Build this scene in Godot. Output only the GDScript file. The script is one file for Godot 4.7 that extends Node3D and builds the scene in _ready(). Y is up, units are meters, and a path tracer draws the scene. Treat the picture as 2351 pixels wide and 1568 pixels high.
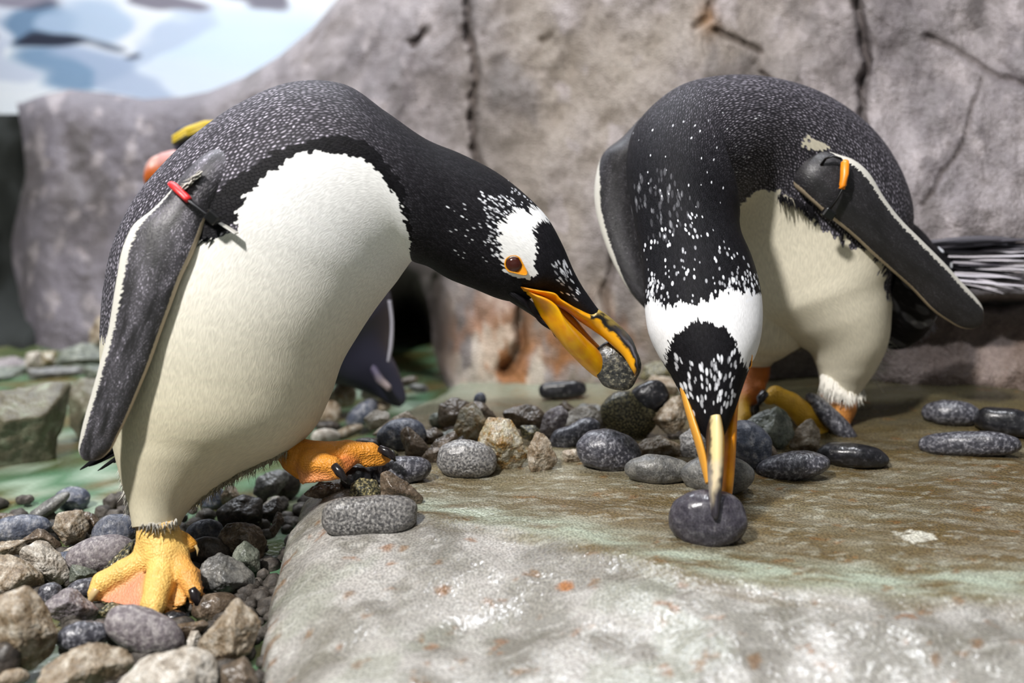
extends Node3D
# Two gentoo penguins gathering pebbles on a wet rock ledge in an indoor enclosure.
const W := 2351.0
const HH := 1568.0
const CAM_H := 0.28
const PITCH := 12.0
const FOC := 2287.0          # focal length in pixels of the 2351 x 1568 frame (35 mm lens)
var eye := Vector3(0, CAM_H, 0)
var ax_r := Vector3(1, 0, 0)
var ax_f := Vector3(0, -sin(deg_to_rad(PITCH)), -cos(deg_to_rad(PITCH)))
var ax_u := Vector3(0, cos(deg_to_rad(PITCH)), -sin(deg_to_rad(PITCH)))
var rng := RandomNumberGenerator.new()
var used := {}
var M := {}
var T := {}
var ico := {}
var noise_a := FastNoiseLite.new()
var noise_b := FastNoiseLite.new()

func _ready():
	rng.seed = 71
	# ---------------------------------------------------------------- camera, light, exposure
	var cam := Camera3D.new()
	cam.name = "camera"
	add_child(cam)
	cam.position = eye
	cam.rotation_degrees = Vector3(-PITCH, 0, 0)
	cam.near = 0.02
	cam.far = 60.0
	var at := CameraAttributesPhysical.new()
	at.frustum_focal_length = 35.0
	at.frustum_focus_distance = 0.772
	at.frustum_near = 0.02
	at.frustum_far = 60.0
	at.exposure_aperture = 3.4
	cam.attributes = at
	cam.current = true
	var we := WorldEnvironment.new()
	we.name = "world_environment"
	var env := Environment.new()
	env.background_mode = Environment.BG_COLOR
	env.background_color = Color(0, 0, 0)
	env.tonemap_mode = Environment.TONE_MAPPER_LINEAR
	env.tonemap_exposure = 1.0
	env.sdfgi_enabled = true
	env.ssao_enabled = true
	env.ssil_enabled = true
	we.environment = env
	add_child(we)
	noise_a.seed = 11
	noise_a.noise_type = FastNoiseLite.TYPE_SIMPLEX
	noise_a.fractal_octaves = 4
	noise_a.frequency = 1.0
	noise_b.seed = 23
	noise_b.noise_type = FastNoiseLite.TYPE_SIMPLEX
	noise_b.fractal_octaves = 2
	noise_b.frequency = 1.0
	make_materials()
	lamp_spot(Vector3(-0.8, 1.7, 0.3), Vector3(0.0, 0.05, -0.85), 6.2, Color(1.0, 0.985, 0.97), 0.075, "key spot lamp hanging under the ceiling to the left of the birds")
	lamp_spot(Vector3(0.3, 2.15, -1.12), Vector3(0.1, 0.0, -0.7), 2.2, Color(0.97, 0.98, 1.0), 0.075, "second spot lamp hanging under the ceiling above the right bird's back")
	added_panel(Vector3(0.0, 2.25, 0.4), Vector2(1.5, 0.8), Vector3(-24, 0, 0), 0.5, Color(0.95, 0.97, 1.0), "added unseen white fill panel under the ceiling over the visitors' side")  # unseen panel added for soft fill from above
	added_panel(Vector3(-0.25, 0.85, 0.84), Vector2(1.5, 0.7), Vector3(-90, 0, 0), 0.65, Color(0.95, 0.97, 1.0), "added unseen white fill panel upright on the front wall behind the viewer")  # unseen panel added to brighten the birds from the front
	added_panel(Vector3(-0.8, 2.25, -2.1), Vector2(1.5, 0.4), Vector3(25, 0, 0), 7.5, Color(0.95, 0.97, 1.0), "added unseen white panel under the ceiling brightening the painted wall")  # unseen panel added to brighten the painted backdrop
	# ---------------------------------------------------------------- the place
	room()
	ledge()
	rock_wall()
	background_blocks()
	left_penguin()
	right_penguin()
	crested_penguin()
	stones()

# -------------------------------------------------------------------- helpers
func numbered(n: String) -> String:
	if not used.has(n):
		used[n] = 0
		return n
	used[n] += 1
	return "%s_%03d" % [n, used[n]]

func P(x: float, y: float, d: float) -> Vector3:      # the point seen at a pixel, d metres ahead
	return eye + ax_f * d + ax_r * (d * (x - W / 2) / FOC) + ax_u * (d * (HH / 2 - y) / FOC)

func gd(y: float, h: float) -> float:                 # how far ahead a level at height h is seen at picture row y
	return (CAM_H - h) / (sin(deg_to_rad(PITCH)) + (y - HH / 2) / FOC * cos(deg_to_rad(PITCH)))

func proj(p: Vector3) -> Vector2:
	var q := p - eye
	var d := q.dot(ax_f)
	return Vector2(W / 2 + FOC * q.dot(ax_r) / d, HH / 2 - FOC * q.dot(ax_u) / d)

func c8(r: int, g: int, b: int) -> Color:
	return Color8(r, g, b)

func lin(r: int, g: int, b: int) -> Color:
	return Color8(r, g, b).srgb_to_linear()

func tag(o: Node, label := "", category := "", group := "", kind := ""):
	if label: o.set_meta("label", label)
	if category: o.set_meta("category", category)
	if group: o.set_meta("group", group)
	if kind: o.set_meta("kind", kind)

func thing(called: String, label: String, category: String, at := Vector3.ZERO, group := "") -> Node3D:
	var o := Node3D.new()
	o.name = numbered(called)
	add_child(o)
	o.position = at
	tag(o, label, category, group)
	return o

func part(called: String, mesh: Mesh, mat: Material, parent: Node = null) -> MeshInstance3D:
	var o := MeshInstance3D.new()
	o.mesh = mesh
	o.material_override = mat
	o.cast_shadow = GeometryInstance3D.SHADOW_CASTING_SETTING_ON
	if parent == null:
		o.name = numbered(called)
		add_child(o)
	else:
		o.name = called
		parent.add_child(o, true)
	return o

func smooth_mesh(v: PackedVector3Array, idx: PackedInt32Array, uv = null, col = null) -> ArrayMesh:
	# vertex normals from the triangles round each vertex (front faces clockwise)
	var nrm := PackedVector3Array()
	nrm.resize(v.size())
	for k in range(0, idx.size(), 3):
		var a := idx[k]
		var b := idx[k + 1]
		var c := idx[k + 2]
		var n := (v[c] - v[a]).cross(v[b] - v[a])
		nrm[a] += n
		nrm[b] += n
		nrm[c] += n
	for k in nrm.size():
		nrm[k] = nrm[k].normalized()
	var arr := []
	arr.resize(Mesh.ARRAY_MAX)
	arr[Mesh.ARRAY_VERTEX] = v
	arr[Mesh.ARRAY_NORMAL] = nrm
	arr[Mesh.ARRAY_INDEX] = idx
	if uv != null: arr[Mesh.ARRAY_TEX_UV] = uv
	if col != null: arr[Mesh.ARRAY_COLOR] = col
	var m := ArrayMesh.new()
	m.add_surface_from_arrays(Mesh.PRIMITIVE_TRIANGLES, arr)
	return m

func moved(v: PackedVector3Array, by: Vector3) -> PackedVector3Array:
	for k in v.size():
		v[k] -= by
	return v

func grid_index(nu: int, nv: int, flip := false) -> PackedInt32Array:
	var idx := PackedInt32Array()
	for j in nv:
		for i in nu:
			var a := j * (nu + 1) + i
			var b := a + 1
			var c := a + nu + 1
			var d := c + 1
			if flip: idx.append_array([a, c, b, b, c, d])
			else: idx.append_array([a, b, c, b, d, c])
	return idx

func box_mesh(size: Vector3, bevel := 0.004) -> ArrayMesh:
	# a box with chamfered edges
	var st := SurfaceTool.new()
	st.begin(Mesh.PRIMITIVE_TRIANGLES)
	st.set_smooth_group(-1)
	var h := size / 2
	var pts := []
	for s in 8:
		var sg := Vector3(1 if s & 1 else -1, 1 if s & 2 else -1, 1 if s & 4 else -1)
		pts.append([sg * h - sg * Vector3(0, bevel, bevel), sg * h - sg * Vector3(bevel, 0, bevel), sg * h - sg * Vector3(bevel, bevel, 0)])
	var hull := []
	for ax in 3:
		for sg in [0, 1]:
			var q := []
			for s in 8:
				if ((s >> ax) & 1) == sg: q.append(pts[s][ax])
			hull.append([q[0], q[1], q[3], q[2]])
	for ax in 3:
		var o1: int = (ax + 1) % 3
		var o2: int = (ax + 2) % 3
		for s in 8:
			if (s >> ax) & 1: continue
			var t := s | (1 << ax)
			hull.append([pts[s][o1], pts[t][o1], pts[t][o2], pts[s][o2]])
	for s in 8:
		hull.append([pts[s][0], pts[s][1], pts[s][2]])
	for f in hull:
		var n: Vector3 = (f[2] - f[0]).cross(f[1] - f[0])
		if n.dot(f[0] + f[1] + f[2]) < 0: f.reverse()
		for k in range(1, f.size() - 1):
			for v in [f[0], f[k], f[k + 1]]: st.add_vertex(v)
	st.generate_normals()
	return st.commit()

func cr(a: float, b: float, c: float, d: float, t: float) -> float:
	return 0.5 * (2 * b + (c - a) * t + (2 * a - 5 * b + 4 * c - d) * t * t + (3 * b - a - 3 * c + d) * t * t * t)

# A body drawn through stations [ox, oy, ix, iy, depth, half depth, depth difference o to i]:
# o and i are the two sides of its outline, joined by an oval section.
func loft(st: Array, ns: int, nf: int, facing := 0.35, caps := true) -> Dictionary:
	var n := st.size()
	var O := PackedVector3Array()
	var I := PackedVector3Array()
	var B := PackedFloat32Array()
	for j in ns + 1:
		var s := float(j) / ns * (n - 1)
		var k := mini(int(s), n - 2)
		var t := s - k
		var p0: Array = st[maxi(k - 1, 0)]
		var p1: Array = st[k]
		var p2: Array = st[k + 1]
		var p3: Array = st[mini(k + 2, n - 1)]
		var q := []
		for c in 7:
			q.append(cr(p0[c] if c < p0.size() else 0.0, p1[c] if c < p1.size() else 0.0, p2[c] if c < p2.size() else 0.0, p3[c] if c < p3.size() else 0.0, t))
		O.append(P(q[0], q[1], q[4] + q[6] / 2))
		I.append(P(q[2], q[3], q[4] - q[6] / 2))
		B.append(maxf(q[5], 0.0005))
	var v := PackedVector3Array()
	var uv := PackedVector2Array()
	for j in ns + 1:
		var ja := maxi(j - 2, 0)
		var jb := mini(j + 2, ns)
		var c := (O[j] + I[j]) / 2
		var a := (O[j] - I[j]) / 2
		var tg := ((O[jb] + I[jb]) - (O[ja] + I[ja])).normalized()
		var view := (eye - c).normalized()
		var bd := a.cross(tg)
		if bd.length() < 1e-7: bd = view
		bd = bd.normalized()
		if bd.dot(view) < 0: bd = -bd
		bd = (bd + view * facing).normalized()
		bd = (bd - a.normalized() * bd.dot(a.normalized())).normalized()
		for i in nf + 1:
			var f := TAU * i / nf
			v.append(c + a * cos(f) + bd * (B[j] * sin(f)))
			var uu := f / PI
			uv.append(Vector2(uu if uu <= 1.0 else 2.0 - uu, float(j) / ns))
	var idx := grid_index(nf, ns)
	if caps:
		for e in [0, ns]:
			var base: int = e * (nf + 1)
			var mid := Vector3.ZERO
			for i in nf: mid += v[base + i]
			v.append(mid / nf)
			uv.append(Vector2(0.5, float(e) / ns))
			var m := v.size() - 1
			for i in nf:
				if e == 0: idx.append_array([m, base + i + 1, base + i])
				else: idx.append_array([m, base + i, base + i + 1])
	# outward faces: turn all when the signed volume says inside out
	var vol := 0.0
	var mid := v[0]
	for k in range(0, idx.size(), 3):
		vol += (v[idx[k]] - mid).dot((v[idx[k + 2]] - mid).cross(v[idx[k + 1]] - mid))
	if vol < 0:
		for k in range(0, idx.size(), 3):
			var w := idx[k]
			idx[k] = idx[k + 1]
			idx[k + 1] = w
	return {"v": v, "uv": uv, "idx": idx, "ns": ns, "nf": nf}

func join(list: Array) -> Dictionary:
	var r := {"v": PackedVector3Array(), "uv": PackedVector2Array(), "idx": PackedInt32Array()}
	for d in list:
		var o: int = r.v.size()
		r.v.append_array(d.v)
		r.uv.append_array(d.uv)
		for k in d.idx: r.idx.append(k + o)
	return r

func loft_mesh(d: Dictionary, at := Vector3.ZERO) -> ArrayMesh:
	return smooth_mesh(moved(d.v.duplicate(), at), d.idx, d.uv)

# where on a lofted body (u round, v along) a pixel lies, between two shares of its length
func on_body(d: Dictionary, x: float, y: float, lo := 0.0, hi := 1.0) -> Vector2:
	if not d.has("px"):
		var px := PackedVector2Array()
		for j in d.ns + 1:
			for i in d.nf / 2 + 1:
				px.append(proj(d.v[j * (d.nf + 1) + i]))
		d["px"] = px
	var n: int = d.nf / 2 + 1
	var best := 1e9
	var bi := 0
	var bj := 0
	var q := Vector2(x, y)
	for j in range(int(lo * d.ns), int(hi * d.ns) + 1):
		for i in n:
			var e: float = d.px[j * n + i].distance_squared_to(q)
			if e < best:
				best = e
				bi = i
				bj = j
	return Vector2(float(bi) / (n - 1), float(bj) / d.ns)

func tube(pts: Array, radii: Array, sides := 10, flat := 1.0) -> ArrayMesh:
	var v := PackedVector3Array()
	var n := pts.size()
	for j in n:
		var tg: Vector3 = (pts[mini(j + 1, n - 1)] - pts[maxi(j - 1, 0)]).normalized()
		var view: Vector3 = (eye - pts[j]).normalized()
		var s := tg.cross(view).normalized()
		var w := s.cross(tg).normalized()
		for i in sides + 1:
			var f := TAU * i / sides
			v.append(pts[j] + s * (radii[j] * cos(f)) + w * (radii[j] * flat * sin(f)))
	var idx := grid_index(sides, n - 1, true)
	for e in [0, n - 1]:
		v.append(pts[e])
		var m := v.size() - 1
		for i in sides:
			if e == 0: idx.append_array([m, e * (sides + 1) + i, e * (sides + 1) + i + 1])
			else: idx.append_array([m, e * (sides + 1) + i + 1, e * (sides + 1) + i])
	return smooth_mesh(v, idx)

func px_tube(list: Array, sides := 10, flat := 1.0) -> ArrayMesh:   # [x, y, depth, radius in pixels]
	var p := []
	var r := []
	for q in list:
		p.append(P(q[0], q[1], q[2]))
		r.append(q[3] * q[2] / FOC)
	return tube(p, r, sides, flat)

func lamp_spot(at: Vector3, aim: Vector3, energy: float, col: Color, radius: float, label: String):
	var o := thing("spot_lamp", label, "lamp", at)
	var dir := (aim - at).normalized()
	var basis := Basis.looking_at(dir, Vector3(0, 0, 1) if absf(dir.y) > 0.99 else Vector3.UP)
	var hv := PackedVector3Array()
	var prof := [[0.03, 0.16], [0.06, 0.15], [0.075, 0.1], [0.09, -0.02], [0.085, -0.025], [0.07, 0.09], [0.0, 0.1]]
	for q in prof:
		for i in 25:
			hv.append(basis * Vector3(q[0] * cos(TAU * i / 24), q[0] * sin(TAU * i / 24), q[1]))
	part("housing", smooth_mesh(hv, grid_index(24, prof.size() - 1)), M.black_plastic, o)
	var dv := PackedVector3Array()
	for q in [[0.001, 0.0], [0.05, 0.0], [0.068, 0.006], [0.068, 0.012], [0.001, 0.012]]:
		for i in 25:
			dv.append(basis * Vector3(q[0] * cos(TAU * i / 24), q[0] * sin(TAU * i / 24), q[1] + 0.02))
	part("lens", smooth_mesh(dv, grid_index(24, 4)), M.lamp_glow, o)
	part("stem", tube([basis * Vector3(0, 0, 0.15), Vector3(0, 0.3, 0), Vector3(0, 2.6 - at.y, 0)], [0.012, 0.012, 0.012]), M.black_plastic, o)
	var l := SpotLight3D.new()
	l.name = "spot_light"
	o.add_child(l)
	l.position = dir * 0.03
	l.basis = basis
	l.spot_angle = 48
	l.spot_angle_attenuation = 0.5
	l.spot_range = 12
	l.spot_attenuation = 2
	l.light_energy = energy
	l.light_color = col
	l.light_size = radius
	l.shadow_enabled = true

func added_panel(at: Vector3, size: Vector2, rot: Vector3, energy: float, col: Color, label: String):
	var o := thing("added_panel", label, "lamp", at)
	o.rotation_degrees = rot
	part("housing", box_mesh(Vector3(size.x + 0.06, 0.05, size.y + 0.06)), M.white_paint, o)
	var f := part("diffuser", box_mesh(Vector3(size.x, 0.01, size.y), 0.002), M.lamp_glow, o)
	f.position.y = -0.027
	var l := AreaLight3D.new()
	l.name = "area_light"
	o.add_child(l)
	l.position.y = -0.036
	l.rotation_degrees = Vector3(-90, 0, 0)
	l.area_size = size
	l.area_range = 12
	l.area_attenuation = 2
	l.light_energy = energy
	l.light_color = col
	l.shadow_enabled = true

# -------------------------------------------------------------------- materials
func ramp_tex(kind: int, freq: float, oct: int, stops: Array, size := 512, sd := 1) -> NoiseTexture2D:
	var n := FastNoiseLite.new()
	n.noise_type = kind
	n.frequency = freq
	n.seed = sd
	n.fractal_octaves = oct
	if kind == FastNoiseLite.TYPE_CELLULAR: n.fractal_type = FastNoiseLite.FRACTAL_NONE
	var g := Gradient.new()
	var off := PackedFloat32Array()
	var col := PackedColorArray()
	for s in stops:
		off.append(s[0])
		col.append(s[1])
	g.offsets = off
	g.colors = col
	var t := NoiseTexture2D.new()
	t.width = size
	t.height = size
	t.seamless = true
	t.noise = n
	t.color_ramp = g
	return t

func grey_tex(kind: int, freq: float, oct: int, size := 512, sd := 1) -> NoiseTexture2D:
	return ramp_tex(kind, freq, oct, [[0.0, Color(0, 0, 0)], [1.0, Color(1, 1, 1)]], size, sd)

func mat(col: Color, rough := 0.6, metal := 0.0) -> StandardMaterial3D:
	var m := StandardMaterial3D.new()
	m.albedo_color = col
	m.roughness = rough
	m.metallic = metal
	return m

func world_tri(m: StandardMaterial3D, scale: float):
	m.uv1_triplanar = true
	m.uv1_world_triplanar = true
	m.uv1_scale = Vector3.ONE * scale

func stone_mat(stops: Array, freq: float, oct: int, rough: float, bump: float, sd: int, kind := FastNoiseLite.TYPE_SIMPLEX, scale := 8.0) -> StandardMaterial3D:
	var m := mat(Color.WHITE, rough)
	world_tri(m, scale)
	m.albedo_texture = ramp_tex(kind, freq, oct, stops, 512, sd)
	m.heightmap_enabled = true
	m.heightmap_texture = T.grain
	m.heightmap_scale = bump
	m.detail_enabled = true
	m.detail_blend_mode = BaseMaterial3D.BLEND_MODE_MUL
	m.detail_albedo = T.fleck
	m.detail_uv_layer = BaseMaterial3D.DETAIL_UV_1
	return m

func make_late_materials():
	T["grain"] = grey_tex(FastNoiseLite.TYPE_SIMPLEX, 0.05, 5, 512, 5)
	T["fleck"] = ramp_tex(FastNoiseLite.TYPE_SIMPLEX, 0.12, 3, [[0.0, Color(0.62, 0.62, 0.63)], [0.45, Color(0.86, 0.86, 0.86)], [0.62, Color(1, 1, 1)], [1.0, Color(1, 1, 1)]], 512, 9)
	var S := FastNoiseLite.TYPE_SIMPLEX
	M["speckled"] = stone_mat([[0.0, c8(46, 46, 49)], [0.34, c8(84, 83, 84)], [0.5, c8(124, 122, 121)], [0.64, c8(156, 154, 151)], [1.0, c8(205, 203, 198)]], 0.075, 5, 0.38, 0.06, 2)
	M["dark"] = stone_mat([[0.0, c8(40, 40, 46)], [0.48, c8(70, 70, 78)], [0.62, c8(94, 94, 102)], [0.74, c8(150, 150, 156)], [1.0, c8(190, 190, 196)]], 0.05, 5, 0.36, 0.05, 3)
	M["black"] = stone_mat([[0.0, c8(18, 18, 21)], [0.6, c8(36, 36, 40)], [0.78, c8(50, 50, 55)], [0.9, c8(110, 108, 106)], [1.0, c8(160, 156, 150)]], 0.03, 4, 0.28, 0.03, 4)
	M["olive"] = stone_mat([[0.0, c8(30, 32, 28)], [0.45, c8(52, 54, 46)], [0.58, c8(78, 76, 58)], [0.66, c8(168, 156, 110)], [1.0, c8(205, 195, 150)]], 0.075, 4, 0.34, 0.06, 5)
	M["tan"] = stone_mat([[0.0, c8(88, 72, 52)], [0.4, c8(132, 114, 90)], [0.55, c8(158, 144, 124)], [0.75, c8(188, 178, 162)], [1.0, c8(220, 214, 204)]], 0.02, 5, 0.55, 0.12, 6)
	M["brown"] = stone_mat([[0.0, c8(58, 48, 38)], [0.5, c8(98, 84, 69)], [0.7, c8(128, 113, 97)], [1.0, c8(168, 156, 140)]], 0.022, 5, 0.33, 0.09, 7)
	M["pale"] = stone_mat([[0.0, c8(118, 106, 92)], [0.35, c8(166, 156, 142)], [0.55, c8(196, 188, 176)], [0.8, c8(222, 217, 208)], [1.0, c8(238, 235, 229)]], 0.018, 5, 0.7, 0.12, 8)
	M["grey"] = stone_mat([[0.0, c8(66, 66, 66)], [0.45, c8(104, 104, 102)], [0.65, c8(128, 127, 122)], [1.0, c8(168, 165, 157)]], 0.018, 5, 0.42, 0.06, 9)
	M["blue"] = stone_mat([[0.0, c8(48, 53, 66)], [0.45, c8(82, 88, 104)], [0.62, c8(112, 116, 128)], [0.78, c8(160, 160, 164)], [1.0, c8(196, 194, 194)]], 0.024, 5, 0.45, 0.06, 10)
	M["green"] = stone_mat([[0.0, c8(58, 64, 56)], [0.45, c8(100, 106, 95)], [0.65, c8(132, 137, 124)], [1.0, c8(176, 178, 166)]], 0.018, 5, 0.42, 0.08, 12)
	M["mauve"] = stone_mat([[0.0, c8(86, 76, 80)], [0.42, c8(126, 118, 122)], [0.6, c8(156, 149, 150)], [0.8, c8(182, 176, 174)], [1.0, c8(206, 201, 197)]], 0.04, 5, 0.6, 0.05, 13)
	M["ochre"] = stone_mat([[0.0, c8(70, 52, 24)], [0.36, c8(140, 104, 48)], [0.48, c8(150, 138, 104)], [0.62, c8(172, 166, 148)], [1.0, c8(214, 210, 198)]], 0.018, 5, 0.45, 0.12, 14)
	M["held"] = stone_mat([[0.0, c8(30, 31, 33)], [0.5, c8(56, 57, 58)], [0.62, c8(80, 79, 74)], [0.72, c8(132, 128, 112)], [1.0, c8(160, 156, 138)]], 0.05, 5, 0.34, 0.04, 18)
	M["plum"] = stone_mat([[0.0, c8(48, 45, 52)], [0.5, c8(70, 67, 76)], [0.75, c8(90, 87, 94)], [1.0, c8(130, 128, 130)]], 0.03, 4, 0.25, 0.02, 19)
	M["moss"] = stone_mat([[0.0, c8(70, 64, 48)], [0.4, c8(96, 90, 72)], [0.7, c8(120, 118, 98)], [1.0, c8(150, 160, 138)]], 0.008, 4, 0.5, 0.06, 16)
	M["fine"] = stone_mat([[0.0, c8(40, 36, 33)], [0.5, c8(78, 72, 66)], [1.0, c8(130, 124, 116)]], 0.02, 3, 0.7, 0.05, 17)
	M["deep"] = stone_mat([[0.0, c8(32, 29, 27)], [0.5, c8(58, 52, 47)], [0.75, c8(84, 76, 68)], [1.0, c8(116, 108, 98)]], 0.03, 5, 0.45, 0.05, 15)

func make_materials():
	M["black_plastic"] = mat(c8(14, 14, 16), 0.35)
	M["red_plastic"] = mat(c8(214, 40, 44), 0.38)
	M["orange_plastic"] = mat(c8(240, 142, 26), 0.38)
	M["clear_plastic"] = mat(c8(170, 168, 160), 0.3)
	M["white_paint"] = mat(c8(226, 228, 230), 0.7)
	var g := mat(c8(250, 250, 248), 0.5)
	g.emission_enabled = true
	g.emission = Color(1, 0.98, 0.95)
	g.emission_energy_multiplier = 1.2
	M["lamp_glow"] = g
	M["claw"] = mat(c8(34, 30, 32), 0.22)
	M["pale_claw"] = mat(c8(196, 170, 120), 0.35)
	M["pupil"] = mat(c8(6, 6, 8), 0.05)
	M["iris"] = mat(c8(60, 26, 20), 0.1)
	M["eye_ring"] = mat(c8(226, 150, 24), 0.4)
	M["crest"] = mat(c8(206, 176, 22), 0.5)
	M["crest_dark"] = mat(c8(60, 54, 20), 0.5)
	M["flipper_edge"] = mat(c8(150, 148, 158), 0.6)
	M["tongue"] = mat(c8(214, 140, 30), 0.25)
	M["white_feather"] = mat(c8(226, 222, 212), 0.6)
	M["cream_feather"] = mat(c8(212, 200, 172), 0.6)
	M["black_feather"] = mat(c8(16, 15, 18), 0.8)
	M.black_feather.metallic_specular = 0.2
	M["dark_feather"] = mat(c8(66, 63, 70), 0.55)
	M["grey_feather"] = mat(c8(206, 202, 210), 0.5)
	make_late_materials()
	var vc := mat(Color.WHITE, 0.35)
	vc.vertex_color_use_as_albedo = true
	M["bill"] = vc
	var sk := mat(Color.WHITE, 0.5)
	sk.vertex_color_use_as_albedo = true
	world_tri(sk, 26.0)
	sk.heightmap_enabled = true
	sk.heightmap_texture = grey_tex(FastNoiseLite.TYPE_CELLULAR, 0.05, 1, 512, 31)
	sk.heightmap_scale = 0.09
	M["skin"] = sk

# -------------------------------------------------------------------- the enclosure
const FLOOR_Y := -0.06

func struct(called: String, mesh: Mesh, m: Material, at := Vector3.ZERO) -> MeshInstance3D:
	var o := part(called, mesh, m)
	o.position = at
	tag(o, "", "", "", "structure")
	return o

func room():
	var plaster := mat(c8(150, 150, 152), 0.9)
	var fm := mat(Color.WHITE, 0.22)
	fm.vertex_color_use_as_albedo = true
	world_tri(fm, 5.0)
	fm.heightmap_enabled = true
	fm.heightmap_texture = T.grain
	fm.heightmap_scale = 0.05
	# the wet floor, painted by its own algae and silt
	var n := 150
	var v := PackedVector3Array()
	var col := PackedColorArray()
	for j in n + 1:
		for i in n + 1:
			var x := lerpf(-1.7, 1.6, float(i) / n)
			var z := lerpf(-2.75, 0.9, float(j) / n)
			v.append(Vector3(x, FLOOR_Y + 0.004 * noise_a.get_noise_2d(x * 5, z * 5), z))
			var g := noise_a.get_noise_2d(x * 6 + 40, z * 14)
			var c := lin(72, 80, 48).lerp(lin(82, 114, 88), smoothstep(-0.15, 0.3, g))
			c = c.lerp(lin(102, 82, 46), smoothstep(0.05, 0.4, noise_a.get_noise_2d(x * 7 - 9, z * 16 + 5)) * 0.8)
			c = c.lerp(lin(150, 166, 148), smoothstep(0.26, 0.45, noise_a.get_noise_2d(x * 9 + 3, z * 26 + 50)) * 0.8)
			col.append(c)
	struct("floor", smooth_mesh(v, grid_index(n, n), null, col), fm)
	struct("floor_slab", box_mesh(Vector3(3.6, 0.1, 4.0)), plaster, Vector3(-0.05, FLOOR_Y - 0.06, -0.95))
	struct("ceiling", box_mesh(Vector3(3.6, 0.1, 4.0)), plaster, Vector3(-0.05, 2.65, -0.95))
	struct("wall_left", box_mesh(Vector3(0.1, 2.75, 4.0)), plaster, Vector3(-1.75, 1.28, -0.95))
	struct("wall_right", box_mesh(Vector3(0.1, 2.75, 4.0)), plaster, Vector3(1.65, 1.28, -0.95))
	struct("wall_front", box_mesh(Vector3(3.6, 2.75, 0.1)), plaster, Vector3(-0.05, 1.28, 0.95))
	# the far wall, painted with snow slopes and rocks
	var img := Image.create(640, 420, false, Image.FORMAT_RGB8)
	# x, y, half width, half height, tilt, colour, softness, strength: brush marks on the wall, in its own units (0..1)
	var marks := [
		[0.3, 0.45, 0.2, 0.1, 0.0, c8(226, 232, 246), 0.8, 0.8], [0.74, 0.58, 0.2, 0.2, 0.2, c8(212, 230, 248), 0.7, 0.9], [0.58, 0.72, 0.2, 0.1, 0.1, c8(222, 233, 248), 0.7, 0.8],
		[0.55, 0.56, 0.05, 0.2, 0.55, c8(194, 208, 230), 0.5, 0.9], [0.365, 0.49, 0.065, 0.1, 0.15, c8(116, 146, 178), 0.4, 0.95], [0.44, 0.47, 0.05, 0.12, 0.2, c8(184, 204, 228), 0.5, 0.85],
		[0.425, 0.675, 0.105, 0.085, 0.45, c8(128, 158, 190), 0.4, 0.95], [0.49, 0.69, 0.05, 0.13, -0.5, c8(180, 194, 220), 0.5, 0.85], [0.285, 0.63, 0.03, 0.11, -0.1, c8(204, 212, 232), 0.5, 0.8],
		[0.388, 0.55, 0.078, 0.034, 0.08, c8(42, 48, 66), 0.4, 1.0], [0.498, 0.592, 0.02, 0.015, 0.1, c8(70, 74, 94), 0.6, 0.9],
		[0.336, 0.365, 0.07, 0.04, 0.08, c8(152, 147, 162), 0.5, 1.0], [0.375, 0.395, 0.035, 0.02, -0.3, c8(88, 96, 116), 0.6, 0.8],
		[0.586, 0.371, 0.07, 0.028, 0.18, c8(136, 132, 144), 0.45, 1.0], [0.75, 0.335, 0.045, 0.06, -0.25, c8(128, 126, 138), 0.5, 1.0],
		[0.233, 0.415, 0.042, 0.135, 0.1, c8(58, 70, 104), 0.3, 1.0], [0.24, 0.45, 0.02, 0.05, 0.0, c8(38, 46, 70), 0.7, 0.8],
	]
	for y in 420:
		for x in 640:
			var u := x / 640.0
			var w := y / 420.0
			var wob := noise_b.get_noise_2d(u * 4, w * 4) * 0.05
			var c := c8(247, 249, 253)
			var band := noise_b.get_noise_2d(u * 2, w * 14) * 0.5 + 0.5
			c = c.lerp(c8(228, 236, 248), band * 0.5)
			for q in marks:
				var dx: float = u + wob - q[0]
				var dy: float = w + wob * 0.6 - q[1]
				var cs := cos(q[4] as float)
				var sn := sin(q[4] as float)
				var e := sqrt(pow((dx * cs + dy * sn) / q[2], 2) + pow((dy * cs - dx * sn) / q[3], 2))
				if e < 1.0 + q[6]:
					c = c.lerp(q[5], smoothstep(1.0 + q[6] * 0.5, 1.0 - q[6] * 0.5, e) * q[7])
			img.set_pixel(x, y, c)
	var mm := mat(Color.WHITE, 0.85)
	mm.albedo_texture = ImageTexture.create_from_image(img)
	var d := 2.66
	var a := P(-260, -160, d)
	var b := P(900, 330, d)
	var mv := PackedVector3Array()
	var muv := PackedVector2Array()
	for j in 13:
		for i in 17:
			var p := P(lerpf(-260, 900, i / 16.0), lerpf(-160, 330, j / 12.0), d)
			mv.append(Vector3(p.x, p.y, -2.62 - 0.03 * cos(i * 0.7)))
			muv.append(Vector2(i / 16.0, j / 12.0))
	var mo := part("painted_backdrop", smooth_mesh(mv, grid_index(16, 12), muv), mm)
	tag(mo, "curved white and pale blue backdrop painted with snow slopes above the grey rock wall", "backdrop")
	struct("wall_back", box_mesh(Vector3(3.6, 2.75, 0.1)), plaster, Vector3(-0.05, 1.28, -2.75))
	# near-black sheet at the far left: shade of a cave mouth as colour
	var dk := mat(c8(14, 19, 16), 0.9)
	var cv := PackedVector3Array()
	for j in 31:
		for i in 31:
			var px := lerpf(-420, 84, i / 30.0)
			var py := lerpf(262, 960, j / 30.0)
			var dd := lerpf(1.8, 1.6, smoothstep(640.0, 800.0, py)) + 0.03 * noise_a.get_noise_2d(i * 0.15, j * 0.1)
			cv.append(P(px + 10.0 * noise_a.get_noise_2d(j * 0.3, 7), py, dd))
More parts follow.
